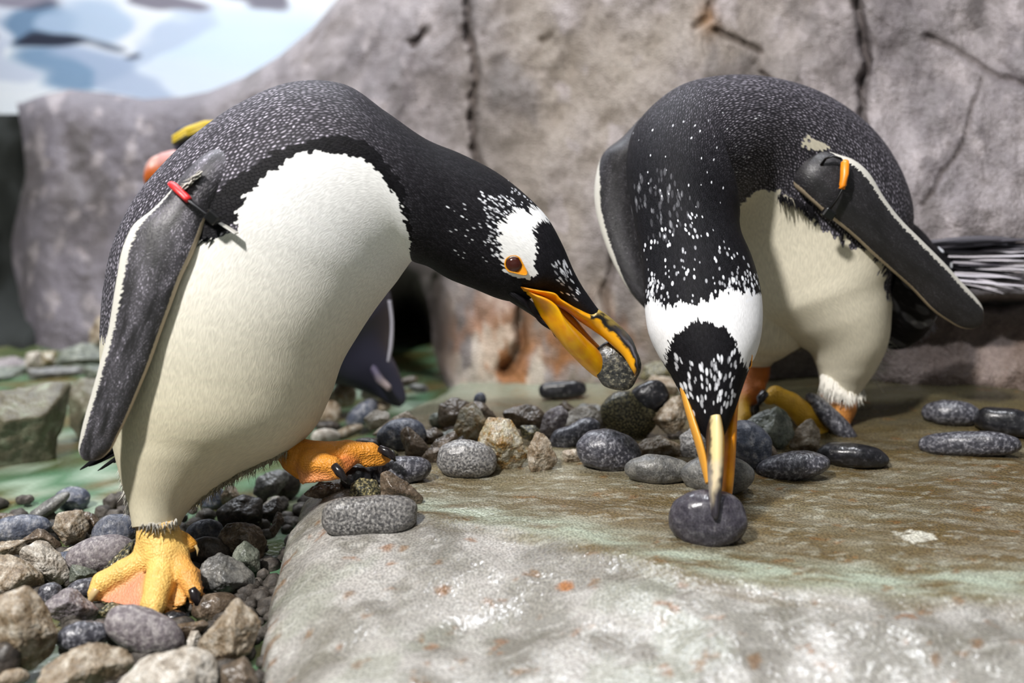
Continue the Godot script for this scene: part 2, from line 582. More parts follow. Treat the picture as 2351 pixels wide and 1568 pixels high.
	var co := part("cave_shade_sheet", smooth_mesh(cv, grid_index(30, 30)), dk)
	tag(co, "blackish green sheet coloured as cave shade at the far left behind the grey wall", "rock")

func knots(list: Array, x: float) -> float:
	if x <= list[0][0]: return list[0][1]
	for k in range(1, list.size()):
		if x <= list[k][0]:
			var t: float = (x - list[k - 1][0]) / (list[k][0] - list[k - 1][0])
			t = t * t * (3 - 2 * t) if list.size() < 3 else t
			return lerpf(list[k - 1][1], list[k][1], t)
	return list[-1][1]

func edge_x(z: float) -> float:      # the ledge's left edge
	return knots([[-1.5, -0.06], [-1.28, -0.095], [-1.1, -0.125], [-0.93, -0.142], [-0.78, -0.172], [-0.68, -0.168], [-0.58, -0.154], [-0.3, -0.13]], z) + 0.006 * noise_a.get_noise_1d(z * 9)

func ledge_h(x: float, z: float) -> float:
	var h := -0.048 * smoothstep(0.93, 1.28, -z) * smoothstep(0.38, -0.12, x) + 0.018 * smoothstep(0.82, 1.05, -z) * smoothstep(0.2, 0.5, x)
	h += 0.003 * noise_a.get_noise_2d(x * 4, z * 4) + 0.0014 * noise_a.get_noise_2d(x * 14 + 9, z * 14)
	# the lower front lip
	var zc := knots([[-0.2, -0.74], [-0.13, -0.715], [-0.08, -0.705], [0.0, -0.672], [0.03, -0.655], [0.08, -0.625], [0.13, -0.592], [0.2, -0.575], [0.3, -0.565], [0.6, -0.55]], x)
	var f := z - zc
	if f > 0:
		h -= 0.008 * smoothstep(-0.004, 0.03, f) * smoothstep(-0.14, 0.02, x) + 0.16 * maxf(f - 0.02, 0) * smoothstep(0.0, 0.1, f)
		h += 0.006 * noise_a.get_noise_2d(x * 7 + 20, z * 7) * smoothstep(0.0, 0.03, f)
	# the rounded left edge
	var e := x - edge_x(z)
	var w := 0.045
	if e < w:
		var t := clampf((w - e) / w, 0, 1.6)
		h -= 0.022 * t * t + 0.09 * smoothstep(1.0, 1.6, t)
	return h

func ledge():
	var nx := 340
	var nz := 430
	var v := PackedVector3Array()
	var col := PackedColorArray()
	for j in nz + 1:
		var z0 := lerpf(-1.4, -0.33, float(j) / nz)
		var ex := edge_x(z0) - 0.03
		for i in nx + 1:
			var s := float(i) / nx
			var x := ex + 0.06 * (s / 0.12) if s < 0.12 else (lerpf(ex + 0.06, 0.7, (s - 0.12) / 0.82) if s < 0.94 else lerpf(0.7, 1.1, (s - 0.94) / 0.06))
			var far := knots([[-0.1, -1.4], [0.05, -1.3], [0.2, -1.22], [0.5, -1.12], [0.8, -1.08]], x)
			var z := lerpf(far, -0.33, (z0 + 1.4) / 1.07)
			var p := Vector3(x, ledge_h(x, z), z)
			v.append(p)
			# stone stained brown, silt and algae over it
			var zc := knots([[-0.2, -0.74], [-0.13, -0.715], [-0.08, -0.705], [0.0, -0.672], [0.03, -0.655], [0.08, -0.625], [0.13, -0.592], [0.2, -0.575], [0.3, -0.565], [0.6, -0.55]], x)
			var f := z - zc
			var br := noise_a.get_noise_2d(x * 5 + 3, z * 13)
			var st := noise_a.get_noise_2d(x * 11 + 70 + z * 6, z * 42 - x * 10)
			var fl := noise_a.get_noise_2d(x * 34 - 20, z * 75 + x * 18)
			var c := lin(122, 114, 92).lerp(lin(106, 90, 60), smoothstep(-0.5, 0.4, br * 0.8 + 1.1 * (x - 0.05)))
			c = c.lerp(lin(84, 82, 62), smoothstep(0.75, 1.05, -z) * smoothstep(0.1, 0.3, x) * 0.75)
			c = c.lerp(lin(150, 160, 142), smoothstep(0.9, 1.2, -z) * smoothstep(0.3, 0.05, x) * 0.7)
			c = c.lerp(lin(158, 154, 138), smoothstep(-0.2, 0.5, st) * 0.42 * smoothstep(0.95, 0.8, -z))
			c = c.lerp(lin(200, 202, 188), smoothstep(0.3, 0.6, fl) * 0.35 * smoothstep(0.95, 0.75, -z))
			# pale green along the lip
			var lip := exp(-pow((f + 0.018) / 0.02, 2)) * smoothstep(-0.16, -0.05, x)
			c = c.lerp(lin(174, 186, 168), lip * clampf(0.55 + 0.9 * st, 0, 0.8))
			# the grey front below it
			var fr := smoothstep(-0.004, 0.022, f + 0.012 * st)
			if x < -0.06: fr = maxf(fr, smoothstep(-0.06, -0.13, x) * smoothstep(-0.86, -0.72, z) * 0.8)
			if fr > 0:
				var g := lin(150, 147, 140).lerp(lin(182, 179, 174), smoothstep(-0.3, 0.35, noise_a.get_noise_2d(x * 9, z * 9 + 30)))
				g = g.lerp(lin(120, 116, 106), smoothstep(0.1, 0.5, noise_a.get_noise_2d(x * 12 - 44, z * 14)) * 0.7)
				g = g.lerp(lin(156, 160, 146), smoothstep(0.2, 0.5, noise_a.get_noise_2d(x * 8 + 61, z * 9)) * 0.5)
				g = g.lerp(lin(150, 112, 84), smoothstep(0.62, 0.74, noise_a.get_noise_2d(x * 17 + 5, z * 19 - 8)) * 0.8)
				g = g.lerp(lin(206, 205, 200), smoothstep(0.3, 0.6, fl) * 0.4)
				c = c.lerp(g, fr)
			# small rust spots and droppings
			var ru := noise_a.get_noise_2d(x * 22 + 15, z * 26 + 31)
			c = c.lerp(lin(130, 92, 50), smoothstep(0.58, 0.68, ru) * 0.6)
			c = c.lerp(lin(222, 220, 206), smoothstep(1.15, 0.75, sqrt(pow((x - 0.284 + 0.3 * (z + 0.655)) / 0.013, 2) + pow((z + 0.655) / 0.008, 2)) + 1.2 * noise_a.get_noise_2d(x * 60, z * 60)) * 0.9)
			c = c.lerp(lin(176, 112, 52), smoothstep(1.1, 0.7, sqrt(pow((x - 0.035) / 0.006, 2) + pow((z + 0.603) / 0.006, 2))) * 0.8)
			col.append(c)
	var m := mat(Color.WHITE, 0.23)
	m.vertex_color_use_as_albedo = true
	world_tri(m, 6.0)
	m.heightmap_enabled = true
	m.heightmap_texture = T.grain
	m.heightmap_scale = 0.07
	m.detail_enabled = true
	m.detail_blend_mode = BaseMaterial3D.BLEND_MODE_MUL
	m.detail_albedo = T.fleck
	var o := part("rock_ledge", smooth_mesh(v, grid_index(nx, nz), null, col), m)
	tag(o, "wet brown and pale green rock ledge with a grey front, under both birds", "rock ledge")

func rock_wall():
	var depth := [[-200, 1.66], [20, 1.66], [60, 1.6], [330, 1.56], [640, 1.48], [1000, 1.33], [1300, 1.24], [1600, 1.15], [2000, 1.09], [2351, 1.06], [2800, 1.02], [4400, 0.98]]
	var top := [[20, 236], [60, 226], [160, 205], [250, 214], [330, 228], [420, 222], [480, 210], [560, 178], [640, 130], [720, 62], [790, -20], [900, -150], [1100, -330], [2800, -340]]
	var left_edge := [[200, 30], [300, 50], [400, 60], [520, 32], [580, 22], [660, 42], [740, 52], [810, 66], [930, 70]]
	var cracks := [
		[[1070, -80], [1076, 60], [1080, 160], [1084, 260], [1092, 345], [1110, 400]], [[1960, -80], [1972, 40], [1982, 120], [1985, 220], [1990, 330], [1990, 420]],
		[[2255, 180], [2230, 260], [2200, 350], [2150, 420], [2120, 470]], [[2130, 85], [2190, 110], [2250, 150], [2290, 180], [2351, 195], [2450, 190]],
		[[1640, 70], [1690, 95], [1740, 118]], [[1590, 60], [1630, 40], [1640, -10]], [[1240, 95], [1260, 80]], [[1745, 165], [1775, 190]],
		[[2040, 690], [2150, 700], [2351, 692], [2500, 690]], [[940, 100], [975, 75]], [[1000, 640], [985, 720], [1000, 800]], [[1195, 700], [1200, 790], [1170, 850]],
		[[1420, 580], [1390, 680], [1395, 740]],
	]
	var wide := [8.0, 9.0, 4.0, 8.0, 7.0, 6.0, 6.0, 5.0, 8.0, 10.0, 12.0, 14.0, 7.0]
	var deep := [0.022, 0.024, 0.006, 0.007, 0.01, 0.01, 0.008, 0.008, 0.03, 0.02, 0.02, 0.03, 0.01]
	var nx := 560
	var ny := 230
	var v := PackedVector3Array()
	var col := PackedColorArray()
	for j in ny + 9:
		for i in nx + 1:
			var x := lerpf(0.0, 2700.0, i / 520.0) if i <= 520 else lerpf(2700.0, 3150.0, (i - 520) / 40.0)
			var base := 960.0
			var t := knots(top, x)
			var s := minf(float(j) / ny, 1.0)
			var y := lerpf(base, t, s)
			if x < 110: x = lerpf(knots(left_edge, y), 110, x / 110)
			var d := knots(depth, x)
			d += 0.1 * s * s
			var r := minf((y - t) / 50.0, 1.0)
			d += 0.06 * (1 - sqrt(maxf(1 - (1 - r) * (1 - r), 0)))          # rounded top
			if x < 120: d += 0.14 * pow((120 - x) / 110, 2)                  # rounded left end
			if j > ny: d += 0.06 * (j - ny)
			var q := P(x, y, d)
			var lo := noise_a.get_noise_3d(q.x * 2.2, q.y * 1.6, q.z * 2.2)
			var me := noise_a.get_noise_3d(q.x * 7, q.y * 5, q.z * 7 + 30)
			var hi := noise_a.get_noise_3d(q.x * 26, q.y * 22, q.z * 26)
			d += 0.05 * lo + 0.014 * me + 0.0035 * hi
			# hollow behind the left bird, damp foot
			d += 0.7 * exp(-pow((x - 940) / 52, 2) - pow((y - 810) / 120, 2))
			if x > 2000: d += 0.03 * smoothstep(680, 710, y) * smoothstep(2000, 2100, x) * (1 - smoothstep(760, 880, y))
			var dirt := 0.0
			for k in cracks.size():
				var cl: Array = cracks[k]
				var near := 1e9
				var b0: Array = cl[0]
				if x < minf(b0[0], cl[-1][0]) - 90 or x > maxf(b0[0], cl[-1][0]) + 90: continue
				for e in cl.size() - 1:
					var a := Vector2(cl[e][0], cl[e][1])
					var b := Vector2(cl[e + 1][0], cl[e + 1][1])
					near = minf(near, Geometry2D.get_closest_point_to_segment(Vector2(x + 10 * hi + 18 * me, y + 8 * hi), a, b).distance_to(Vector2(x + 10 * hi + 18 * me, y + 8 * hi)))
				var g := exp(-pow(near / wide[k], 2))
				d += deep[k] * g
				dirt = maxf(dirt, g * (0.5 if k == 3 else 1.0))
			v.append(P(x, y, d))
			# colour of the stone itself
			var c := lin(132, 127, 129).lerp(lin(164, 159, 160), smoothstep(-0.3, 0.3, me))
			c = c.lerp(lin(156, 147, 132), smoothstep(900, 1300, x) * smoothstep(2100, 1500, x) * smoothstep(-0.4, 0.3, lo + 0.2) * 0.85)
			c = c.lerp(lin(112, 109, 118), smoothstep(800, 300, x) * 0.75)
			c = c.lerp(lin(96, 91, 89), smoothstep(0.15, 0.5, noise_a.get_noise_2d(q.x * 5 + 80, q.y * 3)) * 0.6)
			c = c.lerp(lin(190, 184, 184), smoothstep(0.18, 0.5, noise_a.get_noise_3d(q.x * 16, q.y * 12, 5)) * 0.55)
			var foot := smoothstep(600, 800, y) * smoothstep(980, 1120, x) * smoothstep(1560, 1300, x)
			c = c.lerp(lin(168, 108, 40), foot * smoothstep(-0.35, 0.2, noise_a.get_noise_2d(q.x * 13, q.y * 6 + 12)) * 0.85)
			c = c.lerp(lin(214, 206, 188), foot * smoothstep(0.05, 0.3, noise_a.get_noise_2d(q.x * 17 + 33, q.y * 7)) * 0.7)
			c = c.lerp(lin(120, 96, 72), smoothstep(660, 760, y) * smoothstep(1900, 2050, x) * 0.6)
			c = c.lerp(lin(66, 52, 40), dirt * 0.45)
			c = c.lerp(lin(140, 100, 44), exp(-pow((x - 1625) / 26, 2) - pow((y - 45) / 38, 2)) * 0.7)
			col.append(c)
	var m := mat(Color.WHITE, 0.62)
	m.vertex_color_use_as_albedo = true
	world_tri(m, 7.0)
	m.heightmap_enabled = true
	m.heightmap_texture = grey_tex(FastNoiseLite.TYPE_SIMPLEX, 0.07, 4, 512, 41)
	m.heightmap_scale = 0.24
	m.detail_enabled = true
	m.detail_blend_mode = BaseMaterial3D.BLEND_MODE_MUL
	m.detail_albedo = ramp_tex(FastNoiseLite.TYPE_SIMPLEX, 0.1, 4, [[0.0, Color(0.6, 0.57, 0.57)], [0.4, Color(0.84, 0.83, 0.83)], [0.55, Color(0.97, 0.96, 0.96)], [1.0, Color(1, 1, 1)]], 512, 44)
	m.albedo_texture = ramp_tex(FastNoiseLite.TYPE_SIMPLEX, 0.03, 5, [[0.0, Color(0.78, 0.76, 0.76)], [0.4, Color(0.93, 0.92, 0.92)], [0.55, Color(1, 0.99, 1)], [1.0, Color(1, 1, 1)]], 512, 47)
	var o := part("rock_wall_face", smooth_mesh(v, grid_index(nx, ny + 8, true), null, col), m)  # the rock wall at the back of the enclosure
	tag(o, "tall grey cracked rock wall rising behind the birds", "rock wall")

func background_blocks():
	# coursed blocks and loose rocks at the far left, between the floor and the wall
	var rows := [
		[[-60, 930], [-40, 905], [150, 872], [168, 880], [150, 945], [125, 1060], [40, 1078], [-60, 1090]], 1.04, 0.09, "moss", "large green-topped stone block nearest at the left edge of the floor",
		[[156, 890], [185, 868], [330, 870], [330, 1010], [190, 1015], [160, 980]], 1.14, 0.07, "moss", "rounded stone block just right of the large green-topped block",
		[[-60, 850], [60, 838], [66, 884], [-60, 900]], 1.4, 0.06, "green", "dull grey stone in the low course, leftmost behind the large block",
		[[64, 846], [190, 840], [196, 872], [70, 884]], 1.4, 0.06, "grey", "middle flat stone of the low course behind the large block",
		[[192, 842], [320, 836], [330, 880], [196, 876]], 1.4, 0.06, "green", "right-hand flat stone of the low course behind the large block",
		[[-40, 850], [-20, 826], [30, 818], [62, 828], [66, 846], [-40, 858]], 1.44, 0.05, "mauve", "dim grey rock lying on the low course at the far left",
		[[56, 846], [60, 812], [92, 806], [94, 844]], 1.43, 0.04, "pale", "bright cream rock standing on the low course",
		[[92, 842], [96, 808], [126, 806], [132, 840]], 1.44, 0.04, "ochre", "ochre rock beside the bright cream rock on the low course",
		[[128, 838], [140, 806], [180, 790], [250, 792], [262, 836]], 1.44, 0.05, "green", "pale grey-green flat rock on the low course near the flipper",
		[[205, 800], [206, 760], [222, 730], [250, 722], [280, 760], [270, 805]], 1.46, 0.05, "tan", "rounded yellowish boulder half hidden behind the left bird's flipper",
	]
	for k in range(0, rows.size(), 5):
		rock("stone_block" if k < 25 else "background_rock", rows[k], rows[k + 1], rows[k + 2], rows[k + 3], rows[k + 4], "stone" if k < 25 else "rock", "", 26.0 if k < 25 else 12.0, 4)
	# the tops of the two near blocks carry green algae

# -------------------------------------------------------------------- stones
func sphere_points(level: int) -> Dictionary:
	if ico.has(level): return ico[level]
	var g := (1 + sqrt(5.0)) / 2
	var v := []
	for q in [[-1, g, 0], [1, g, 0], [-1, -g, 0], [1, -g, 0], [0, -1, g], [0, 1, g], [0, -1, -g], [0, 1, -g], [g, 0, -1], [g, 0, 1], [-g, 0, -1], [-g, 0, 1]]:
		v.append(Vector3(q[0], q[1], q[2]).normalized())
	var f := [0, 11, 5, 0, 5, 1, 0, 1, 7, 0, 7, 10, 0, 10, 11, 1, 5, 9, 5, 11, 4, 11, 10, 2, 10, 7, 6, 7, 1, 8, 3, 9, 4, 3, 4, 2, 3, 2, 6, 3, 6, 8, 3, 8, 9, 4, 9, 5, 2, 4, 11, 6, 2, 10, 8, 6, 7, 9, 8, 1]
	for l in level:
		var mids := {}
		var nf := []
		for k in range(0, f.size(), 3):
			var m := []
			for e in 3:
				var a: int = f[k + e]
				var b: int = f[k + (e + 1) % 3]
				var key := mini(a, b) * 100000 + maxi(a, b)
				if not mids.has(key):
					mids[key] = v.size()
					v.append(((v[a] + v[b]) / 2).normalized())
				m.append(mids[key])
			nf.append_array([f[k], m[0], m[2], f[k + 1], m[1], m[0], f[k + 2], m[2], m[1], m[0], m[1], m[2]])
		f = nf
	var idx := PackedInt32Array()
	for k in range(0, f.size(), 3): idx.append_array([f[k], f[k + 2], f[k + 1]])   # clockwise seen from outside
	ico[level] = {"v": PackedVector3Array(v), "idx": idx}
	return ico[level]

# an angular rock: its outline is a polygon in the picture, its depth half is b metres
func rock(called: String, poly: Array, d: float, b: float, material: String, label: String, category := "rock", group := "", sharp := 13.0, level := 4, parent: Node = null) -> MeshInstance3D:
	var pts := PackedVector2Array()
	for q in poly: pts.append(Vector2(q[0], q[1]))
	pts = Geometry2D.convex_hull(pts)
	var c2 := Vector2.ZERO
	for k in pts.size() - 1: c2 += pts[k]
	c2 /= pts.size() - 1
	var c := P(c2.x, c2.y, d)
	var view := (eye - c).normalized()
	var right := ax_r - view * ax_r.dot(view)
	right = right.normalized()
	var up := view.cross(right)
	var ns := PackedVector3Array()
	var r := RandomNumberGenerator.new()
	r.seed = int(poly[0][0] * 131 + poly[0][1] * 17 + poly.size() + 4000)
	sharp *= 1.7
	var grow := 1.0 + 1.7 / sharp
	var size := 0.0
	for k in pts.size() - 1:
		var a := (P(pts[k].x, pts[k].y, d) - c) * grow
		var e := (P(pts[k + 1].x, pts[k + 1].y, d) - c) * grow
		a -= view * a.dot(view)
		e -= view * e.dot(view)
		size = maxf(size, a.length())
		var n := (e - a).cross(view).normalized()
		if n.dot(a) < 0: n = -n
		var h := n.dot(a)
		if h < 0.001: continue
		for w: float in [r.randf_range(0.45, 0.95), -r.randf_range(0.5, 0.9)]:
			ns.append((n * cos(w) + view * sin(w)) / (h * cos(w)))
	for w: float in [1.0, -1.0]:
		for k in 5:
			var n := (view * w + right * r.randf_range(-1.1, 1.1) + up * r.randf_range(-0.8, 1.0)).normalized()
			ns.append(n / (b * r.randf_range(0.7, 1.15)))
	var sp := sphere_points(level)
	var v := PackedVector3Array()
	var lump := 0.055 * size
	var nf := 1.6 / size
	for q in sp.v:
		var s := 0.0
		for n in ns:
			var t: float = n.dot(q)
			if t > 0: s += pow(t, sharp)
		var rad := pow(s, -1.0 / sharp)
		var w: Vector3 = q * rad + c
		rad += lump * noise_a.get_noise_3d(w.x * nf, w.y * nf, w.z * nf) + 0.018 * size * noise_a.get_noise_3d(w.x * nf * 4, w.y * nf * 4, w.z * nf * 4)
		v.append(q * rad)
	var o := part(called, smooth_mesh(v, sp.idx), M[material], parent)
	o.position = c
	if parent == null: tag(o, label, category, group)
	return o

# a water-worn pebble: centre, width and height in pixels, tilt in degrees (clockwise), depth d, share of depth
func pebble(called: String, x: float, y: float, w: float, h: float, tilt: float, d: float, fat: float, material: String, label: String, category := "pebble", group := "", power := 2.25, level := 4, waist := 0.0) -> MeshInstance3D:
	var c := P(x, y, d)
	var view := (eye - c).normalized()
	var right := (ax_r - view * ax_r.dot(view)).normalized()
	var up := view.cross(right)
	power -= 0.17
	var t := deg_to_rad(-tilt)
	var e1 := right * cos(t) + up * sin(t)
	var e2 := up * cos(t) - right * sin(t)
	var a := w / 2 * d / FOC
	var b := h / 2 * d / FOC
	var z := fat * (a + b) / 2
	var sp := sphere_points(level)
	var v := PackedVector3Array()
	var nf := 0.8 / ((a + b) / 2)
	for q in sp.v:
		var s := pow(absf(q.dot(e1)) / a, power) + pow(absf(q.dot(e2)) / b, power) + pow(absf(q.dot(view)) / z, power)
		var rad := pow(s, -1.0 / power)
		var p: Vector3 = q * rad
		var m := noise_b.get_noise_3d((p.x + c.x) * nf, (p.y + c.y) * nf, (p.z + c.z) * nf)
		p *= 1.02 + 0.07 * m
		if waist > 0: p -= e2 * (p.dot(e2) * waist * exp(-pow(p.dot(e1) / (a * 0.45), 2)))
		v.append(p)
	var o := part(called, smooth_mesh(v, sp.idx), M[material])
	o.position = c
	tag(o, label, category, group)
	return o

func stones():
	# [outline in the picture, material, label, lift of its foot above the ledge or gravel, depth share, roundness]
	var G := -0.052
	var heap := [
		[[[803, 1148], [806, 1112], [828, 1097], [862, 1103], [873, 1122], [873, 1148]], "olive", "small speckled rock tucked behind the large flat-ended pebble, left of its brown wedge", 0.0, 9.0],
		[[[875, 1146], [874, 1088], [893, 1082], [945, 1115], [972, 1145], [957, 1164], [900, 1160]], "brown", "brown wedge-shaped rock just behind the large flat-ended pebble", 0.0, 14.0],
		[[[1098, 1012], [1108, 985], [1122, 958], [1172, 964], [1208, 986], [1212, 1030], [1205, 1084], [1160, 1090], [1125, 1070], [1100, 1036]], "ochre", "big rugged olive and ochre rock in the middle of the heap", 0.0, 14.0],
		[[[1214, 1000], [1232, 989], [1258, 1006], [1280, 1058], [1270, 1082], [1222, 1088], [1210, 1050]], "tan", "upright tan rock pressed against the right of the big ochre rock", 0.0, 14.0],
		[[[1498, 962], [1540, 915], [1562, 903], [1580, 955], [1552, 1006], [1515, 985]], "tan", "tan pointed rock between the black pebble and the head of the right bird", -0.012, 15.0],
		[[[1457, 1014], [1520, 1000], [1560, 1022], [1562, 1042], [1500, 1052], [1472, 1052]], "tan", "flat-topped tan block behind the long grey oval", 0.0, 18.0],
		[[[1560, 1002], [1590, 975], [1622, 985], [1622, 1055], [1565, 1050]], "speckled", "black and white speckled rock half hidden behind the right bird's bill", 0.0, 12.0],
		[[[1728, 1000], [1760, 1006], [1790, 1046], [1760, 1065], [1730, 1060]], "brown", "small brownish rock below the large grey-green rock by the yellow toe", 0.0, 11.0],
		[[[1696, 978], [1740, 950], [1785, 932], [1815, 958], [1820, 1000], [1792, 1036], [1735, 1012]], "green", "large grey-green rock under the yellow toe of the right bird", 0.0, 13.0],
		[[[1812, 1025], [1833, 980], [1865, 957], [1882, 985], [1880, 1032], [1850, 1037]], "tan", "veined tan pebble leaning beside the upright black disc", 0.0, 8.0],
		[[[1004, 972], [1008, 926], [1042, 912], [1082, 925], [1066, 975], [1018, 982]], "brown", "dark tan rock at the top left of the heap", -0.012, 13.0],
		[[[1038, 1000], [1058, 940], [1086, 922], [1120, 968], [1112, 1012], [1060, 1016]], "ochre", "peaked orange-tan rock behind the big ochre rock", 0.0, 15.0],
		[[[1080, 945], [1088, 922], [1110, 924], [1138, 955], [1120, 980], [1090, 978]], "brown", "small brown rock right of the peaked orange-tan rock", -0.02, 12.0],
		[[[1142, 950], [1200, 928], [1228, 932], [1252, 952], [1240, 985], [1190, 985]], "brown", "wide brown rock with a dark end standing behind the big ochre rock", -0.03, 14.0],
		[[[1190, 975], [1232, 978], [1240, 992], [1222, 1012], [1200, 1006]], "olive", "thin dark rock wedged behind the upright tan rock", -0.015, 10.0],
		[[[1238, 992], [1254, 946], [1284, 931], [1308, 950], [1292, 985], [1262, 1006]], "mauve", "smooth mauve-grey slab leaning behind the dark long pebble", -0.012, 9.0],
		[[[1270, 972], [1320, 936], [1358, 930], [1390, 960], [1388, 990], [1330, 990], [1276, 985]], "pale", "pale rough rock between the mauve slab and the olive speckled pebble", -0.008, 10.0],
		[[[1282, 928], [1296, 919], [1322, 940], [1315, 955], [1290, 955]], "brown", "small brown rock peeping over the mauve slab", 0.0, 9.0],
		[[[1310, 945], [1340, 926], [1375, 930], [1392, 950], [1350, 960]], "grey", "low grey rock at the back above the pale rough rock", 0.006, 9.0],
		[[[916, 984], [934, 977], [962, 1000], [988, 1032], [965, 1056], [934, 1050]], "brown", "brown triangular slab leaning right of the left bird's raised foot", 0.0, 12.0],
		[[[964, 1056], [1003, 1007], [1042, 990], [1052, 1006], [1010, 1064], [988, 1072]], "brown", "brown slab lying against the speckled grey oval's left end", 0.0, 13.0],
		[[[952, 992], [1000, 982], [1022, 1000], [1012, 1022], [968, 1022]], "brown", "brown rock behind the two crossed brown slabs", 0.0, 12.0],
		[[[852, 1000], [900, 962], [935, 942], [966, 972], [940, 1005]], "tan", "far tan rock behind the dark blue pebble", 0.0, 13.0],
		[[[834, 962], [858, 942], [896, 946], [892, 975], [848, 986]], "pale", "pinkish white blurred rock on the ledge's far left edge", 0.0, 11.0],
		[[[698, 1136], [735, 1106], [790, 1108], [796, 1122], [775, 1143], [740, 1146]], "brown", "flat brown rock under the left bird's raised foot", 0.0, 10.0],
		[[[1478, 884], [1500, 862], [1540, 868], [1566, 890], [1545, 910], [1495, 906]], "tan", "blurred tan rock at the back between both birds", 0.0, 11.0],
		[[[1468, 868], [1482, 838], [1520, 828], [1560, 850], [1560, 880], [1500, 884]], "olive", "dark mossy rock at the foot of the wall between both birds", 0.0, 11.0],
		[[[1040, 1018], [1062, 1000], [1080, 1022], [1066, 1040], [1046, 1036]], "deep", "small dark rock in the gap below the peaked orange-tan rock", 0.0, 9.0],
		[[[1285, 1036], [1330, 1030], [1335, 1058], [1296, 1066]], "tan", "small reddish rock under the dark long pebble", 0.0, 11.0],
		[[[1540, 985], [1570, 990], [1560, 1012], [1530, 1008]], "deep", "small shaded rock under the tan pointed rock", 0.0, 10.0],
		[[[1700, 930], [1735, 925], [1742, 950], [1705, 955]], "grey", "small grey rock below the black pebble beside the orange toe", 0.0, 10.0],
		[[[995, 1000], [1040, 985], [1046, 1008], [1010, 1018]], "green", "greenish rock seen in the gap left of the peaked rock", 0.0, 10.0],
	]
	for q in heap:
		var by := -1e9
		var lo := 1e9
		var hi := -1e9
		for p in q[0]:
			by = maxf(by, p[1])
			lo = minf(lo, p[0])
			hi = maxf(hi, p[0])
		var base := gd(by, 0.0)
		base = gd(by, ledge_h(P((lo + hi) / 2, by, base).x, P(0, by, base).z))
		var half: float = (hi - lo) / 2 * base / FOC * 0.8
		var d: float = base + half * 0.75 + q[3]
		rock("heap_rock", q[0], d, half, q[1], q[2], "rock", "rocks and pebbles heaped on the ledge", q[4], 5 if hi - lo > 80 else 4)
	# [x, y, width, height, tilt, material, label, push back, fatness, roundness power, waist]
	var round := [
		[850, 1184, 213, 92, -3, "speckled", "largest flat-ended speckled grey pebble, lying nearest on the ledge's left", 0.0, 0.55, 3.2, 0.0],
		[917, 1081, 148, 64, -6, "dark", "wet shiny dark pebble under the claw of the left bird's raised foot", 0.0, 0.7, 2.3, 0.0],
		[1072, 1055, 136, 90, 4, "speckled", "speckled grey oval pebble left of the big ochre rock", 0.0, 0.75, 2.3, 0.0],
		[1320, 998, 122, 62, -24, "dark", "dark long waisted pebble lying across the heap", 0.012, 0.6, 2.4, 0.18],
		[1398, 1036, 148, 97, 8, "dark", "plump dark blue oval pebble with white flecks in the front row", 0.0, 0.75, 2.2, 0.0],
		[1443, 954, 128, 108, 32, "olive", "olive pebble sprinkled with yellow flecks under the black pebble", 0.012, 0.6, 2.2, 0.0],
		[1490, 914, 94, 74, -22, "black", "smooth black pebble on top of the heap beside the right bird's face", -0.075, 0.7, 2.5, 0.0],
		[1511, 1078, 150, 68, 3, "grey", "long flat grey oval pebble in the front row", 0.0, 0.7, 2.2, 0.0],
		[1648, 1090, 162, 92, 3, "grey", "round grey pebble right behind the right bird's bill", 0.0, 0.7, 2.2, 0.0],
		[1715, 1022, 120, 106, 38, "blue", "big dark blue pebble right of the right bird's bill", 0.0, 0.6, 2.2, 0.0],
		[1909, 962, 148, 44, 47, "dark", "flat black disc standing on edge against the right bird's ankle", 0.02, 0.7, 2.6, 0.0],
		[1821, 1071, 164, 66, -7, "dark", "flat dark grey pebble with a pale top, front right of the heap", 0.0, 0.75, 2.3, 0.0],
		[1957, 1047, 160, 60, 6, "black", "flat black scratched pebble at the right end of the heap", 0.0, 0.75, 2.3, 0.0],
		[2184, 949, 128, 58, 5, "dark", "flat dark pebble with a white vein, at the back of the right-hand trio", 0.0, 0.75, 2.3, 0.0],
		[2312, 970, 140, 64, 10, "black", "black pebble cut by the picture's right edge in the right-hand trio", 0.0, 0.7, 2.6, 0.0],
		[2226, 1020, 208, 58, 0, "dark", "longest flat dark pebble, nearest of the right-hand trio", 0.0, 0.6, 2.7, 0.0],
		[1722, 911, 40, 36, 10, "black", "small black pebble between the right bird's two feet", 0.0, 0.8, 2.2, 0.0],
		[1291, 895, 104, 40, -3, "black", "blurred black bar-shaped pebble lying alone at the back of the ledge", 0.0, 0.6, 3.4, 0.0],
		[1102, 918, 28, 34, 8, "blue", "tiny blue-grey pebble on the top of the heap's left rocks", -0.05, 0.8, 2.2, 0.0],
		[922, 998, 112, 72, -8, "blue", "dark blue smooth pebble behind the brown triangular slab", 0.0, 0.7, 2.3, 0.0],
		[818, 1096, 74, 56, 0, "black", "black pebble in the shade between the left bird's raised toes", 0.0, 0.7, 2.3, 0.0],
		[848, 1020, 66, 30, 8, "deep", "dark mossy pebble just above the left bird's raised toe", 0.0, 0.8, 2.2, 0.0],
		[1003, 965, 36, 34, 0, "green", "small teal pebble at the left foot of the heap's top rocks", 0.0, 0.8, 2.2, 0.0],
		[890, 1046, 56, 34, 15, "olive", "small olive pebble beyond the tip of the left bird's raised claw", 0.01, 0.8, 2.2, 0.0],
	]
